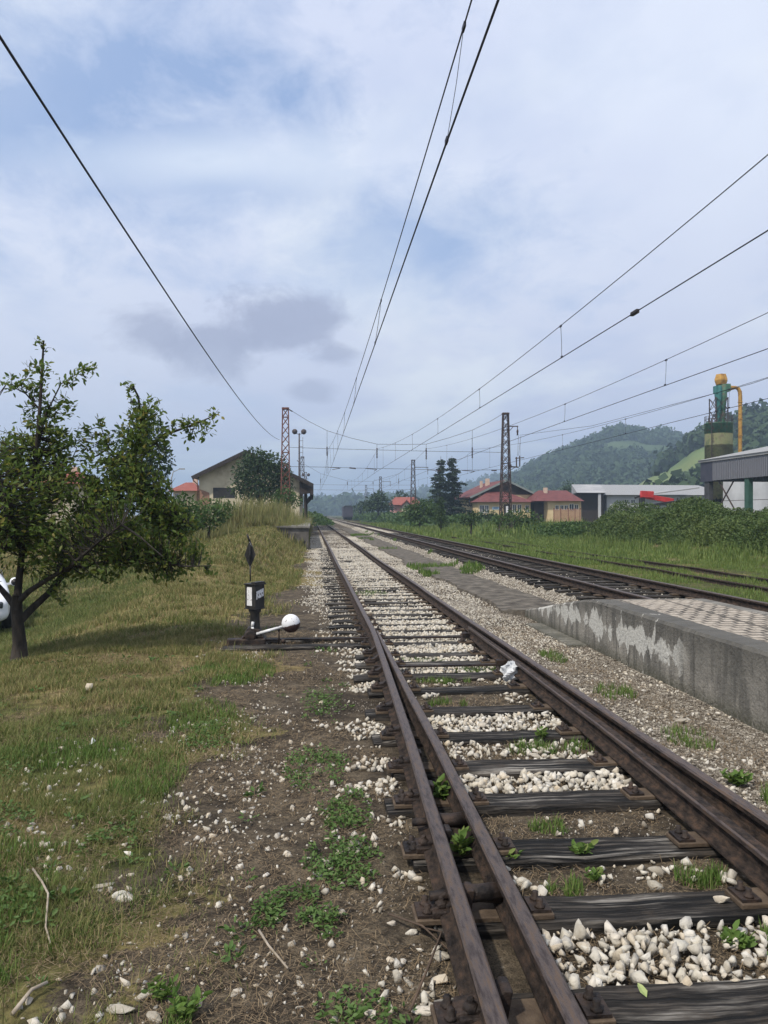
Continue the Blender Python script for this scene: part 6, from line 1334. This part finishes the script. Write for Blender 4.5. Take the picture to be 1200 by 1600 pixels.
twig([(640, 1590, .01), (670, 1530, .04), (690, 1480, .05), (655, 1460, .02)], .006, 'dark forked twig standing over the white stones by the rail', M_twd)
# small plants that stand apart
def plant(px, py, h, n, label, spread=.5, size=.05, zadd=0):
    p = px_ground(px, py, zadd); o = empty('weed', p, label=label, cat='weed'); b = MB(); Ps = []; Ds = []
    for k in range(n):
        a = random.random()*6.283; s = spread*h*random.uniform(.3, 1); tip = Vector((math.cos(a)*s, math.sin(a)*s, h*random.uniform(.6, 1))); b.tube([(0, 0, -.01), tuple(tip*.5+Vector((0, 0, .1*h))), tuple(tip)], [.0025, .002, .001], 4)
        for w in range(9):
            e = .25+.75*w/8; q = tip*e; Ps.append(tuple(q)); ang = w*2.4; Ds.append((math.cos(ang), math.sin(ang), .55))
    b.build('stem', M_green, o, fix=False); tv, tf = leaves(np.array(Ps), np.array(Ds)*2, size); npmesh('foliage', tv, tf, M_green, o); return o
plant(690, 1262, .16, 9, 'tall narrow leaved weed between the two left rails', .35, .06)
plant(722, 1352, .17, 9, 'lower of the two weeds between the two left rails', .35, .06)
plant(907, 1342, .07, 7, 'small star shaped weed inside the track', .9, .05)
plant(925, 1378, .05, 5, 'tiny weed below the star shaped one', .9, .04)
plant(795, 1352, .07, 6, 'small weed against the inner left rail', .8, .04)
plant(846, 1158, .09, 7, 'small tuft of weed on a stony bay inside the track', .7, .05)
plant(288, 1590, .07, 8, 'low green weed at the bottom edge beside the stones', .9, .04)
plant(250, 1562, .06, 7, 'little weed left of the bottom edge weed', .9, .035)
plant(1148, 1480, .06, 12, 'grassy clump inside the track near the right edge', 1.0, .05)
plant(1150, 1228, .08, 12, 'green weed on the gravel right of the nearest track', 1.1, .05)
# apples? none ripe: only yellowing leaves, part of the crown

# ------------------------------------------------------------------ air
hz_b = MB(); hz_b.box(-2700, 2700, -1000, 3200, -5, 150); hz = hz_b.build('haze', None); tag(hz, 'pale summer haze', 'haze', kind='stuff')
m = bpy.data.materials.new('haze_air'); m.use_nodes = True; t = m.node_tree; t.nodes.clear(); pv = N(t, 'ShaderNodeVolumePrincipled'); pv.inputs['Color'].default_value = (.60, .79, 1.0, 1); pv.inputs['Density'].default_value = .00068; pv.inputs['Anisotropy'].default_value = .2
ou = N(t, 'ShaderNodeOutputMaterial'); t.links.new(pv.outputs[0], ou.inputs['Volume']); hz.data.materials.append(m)
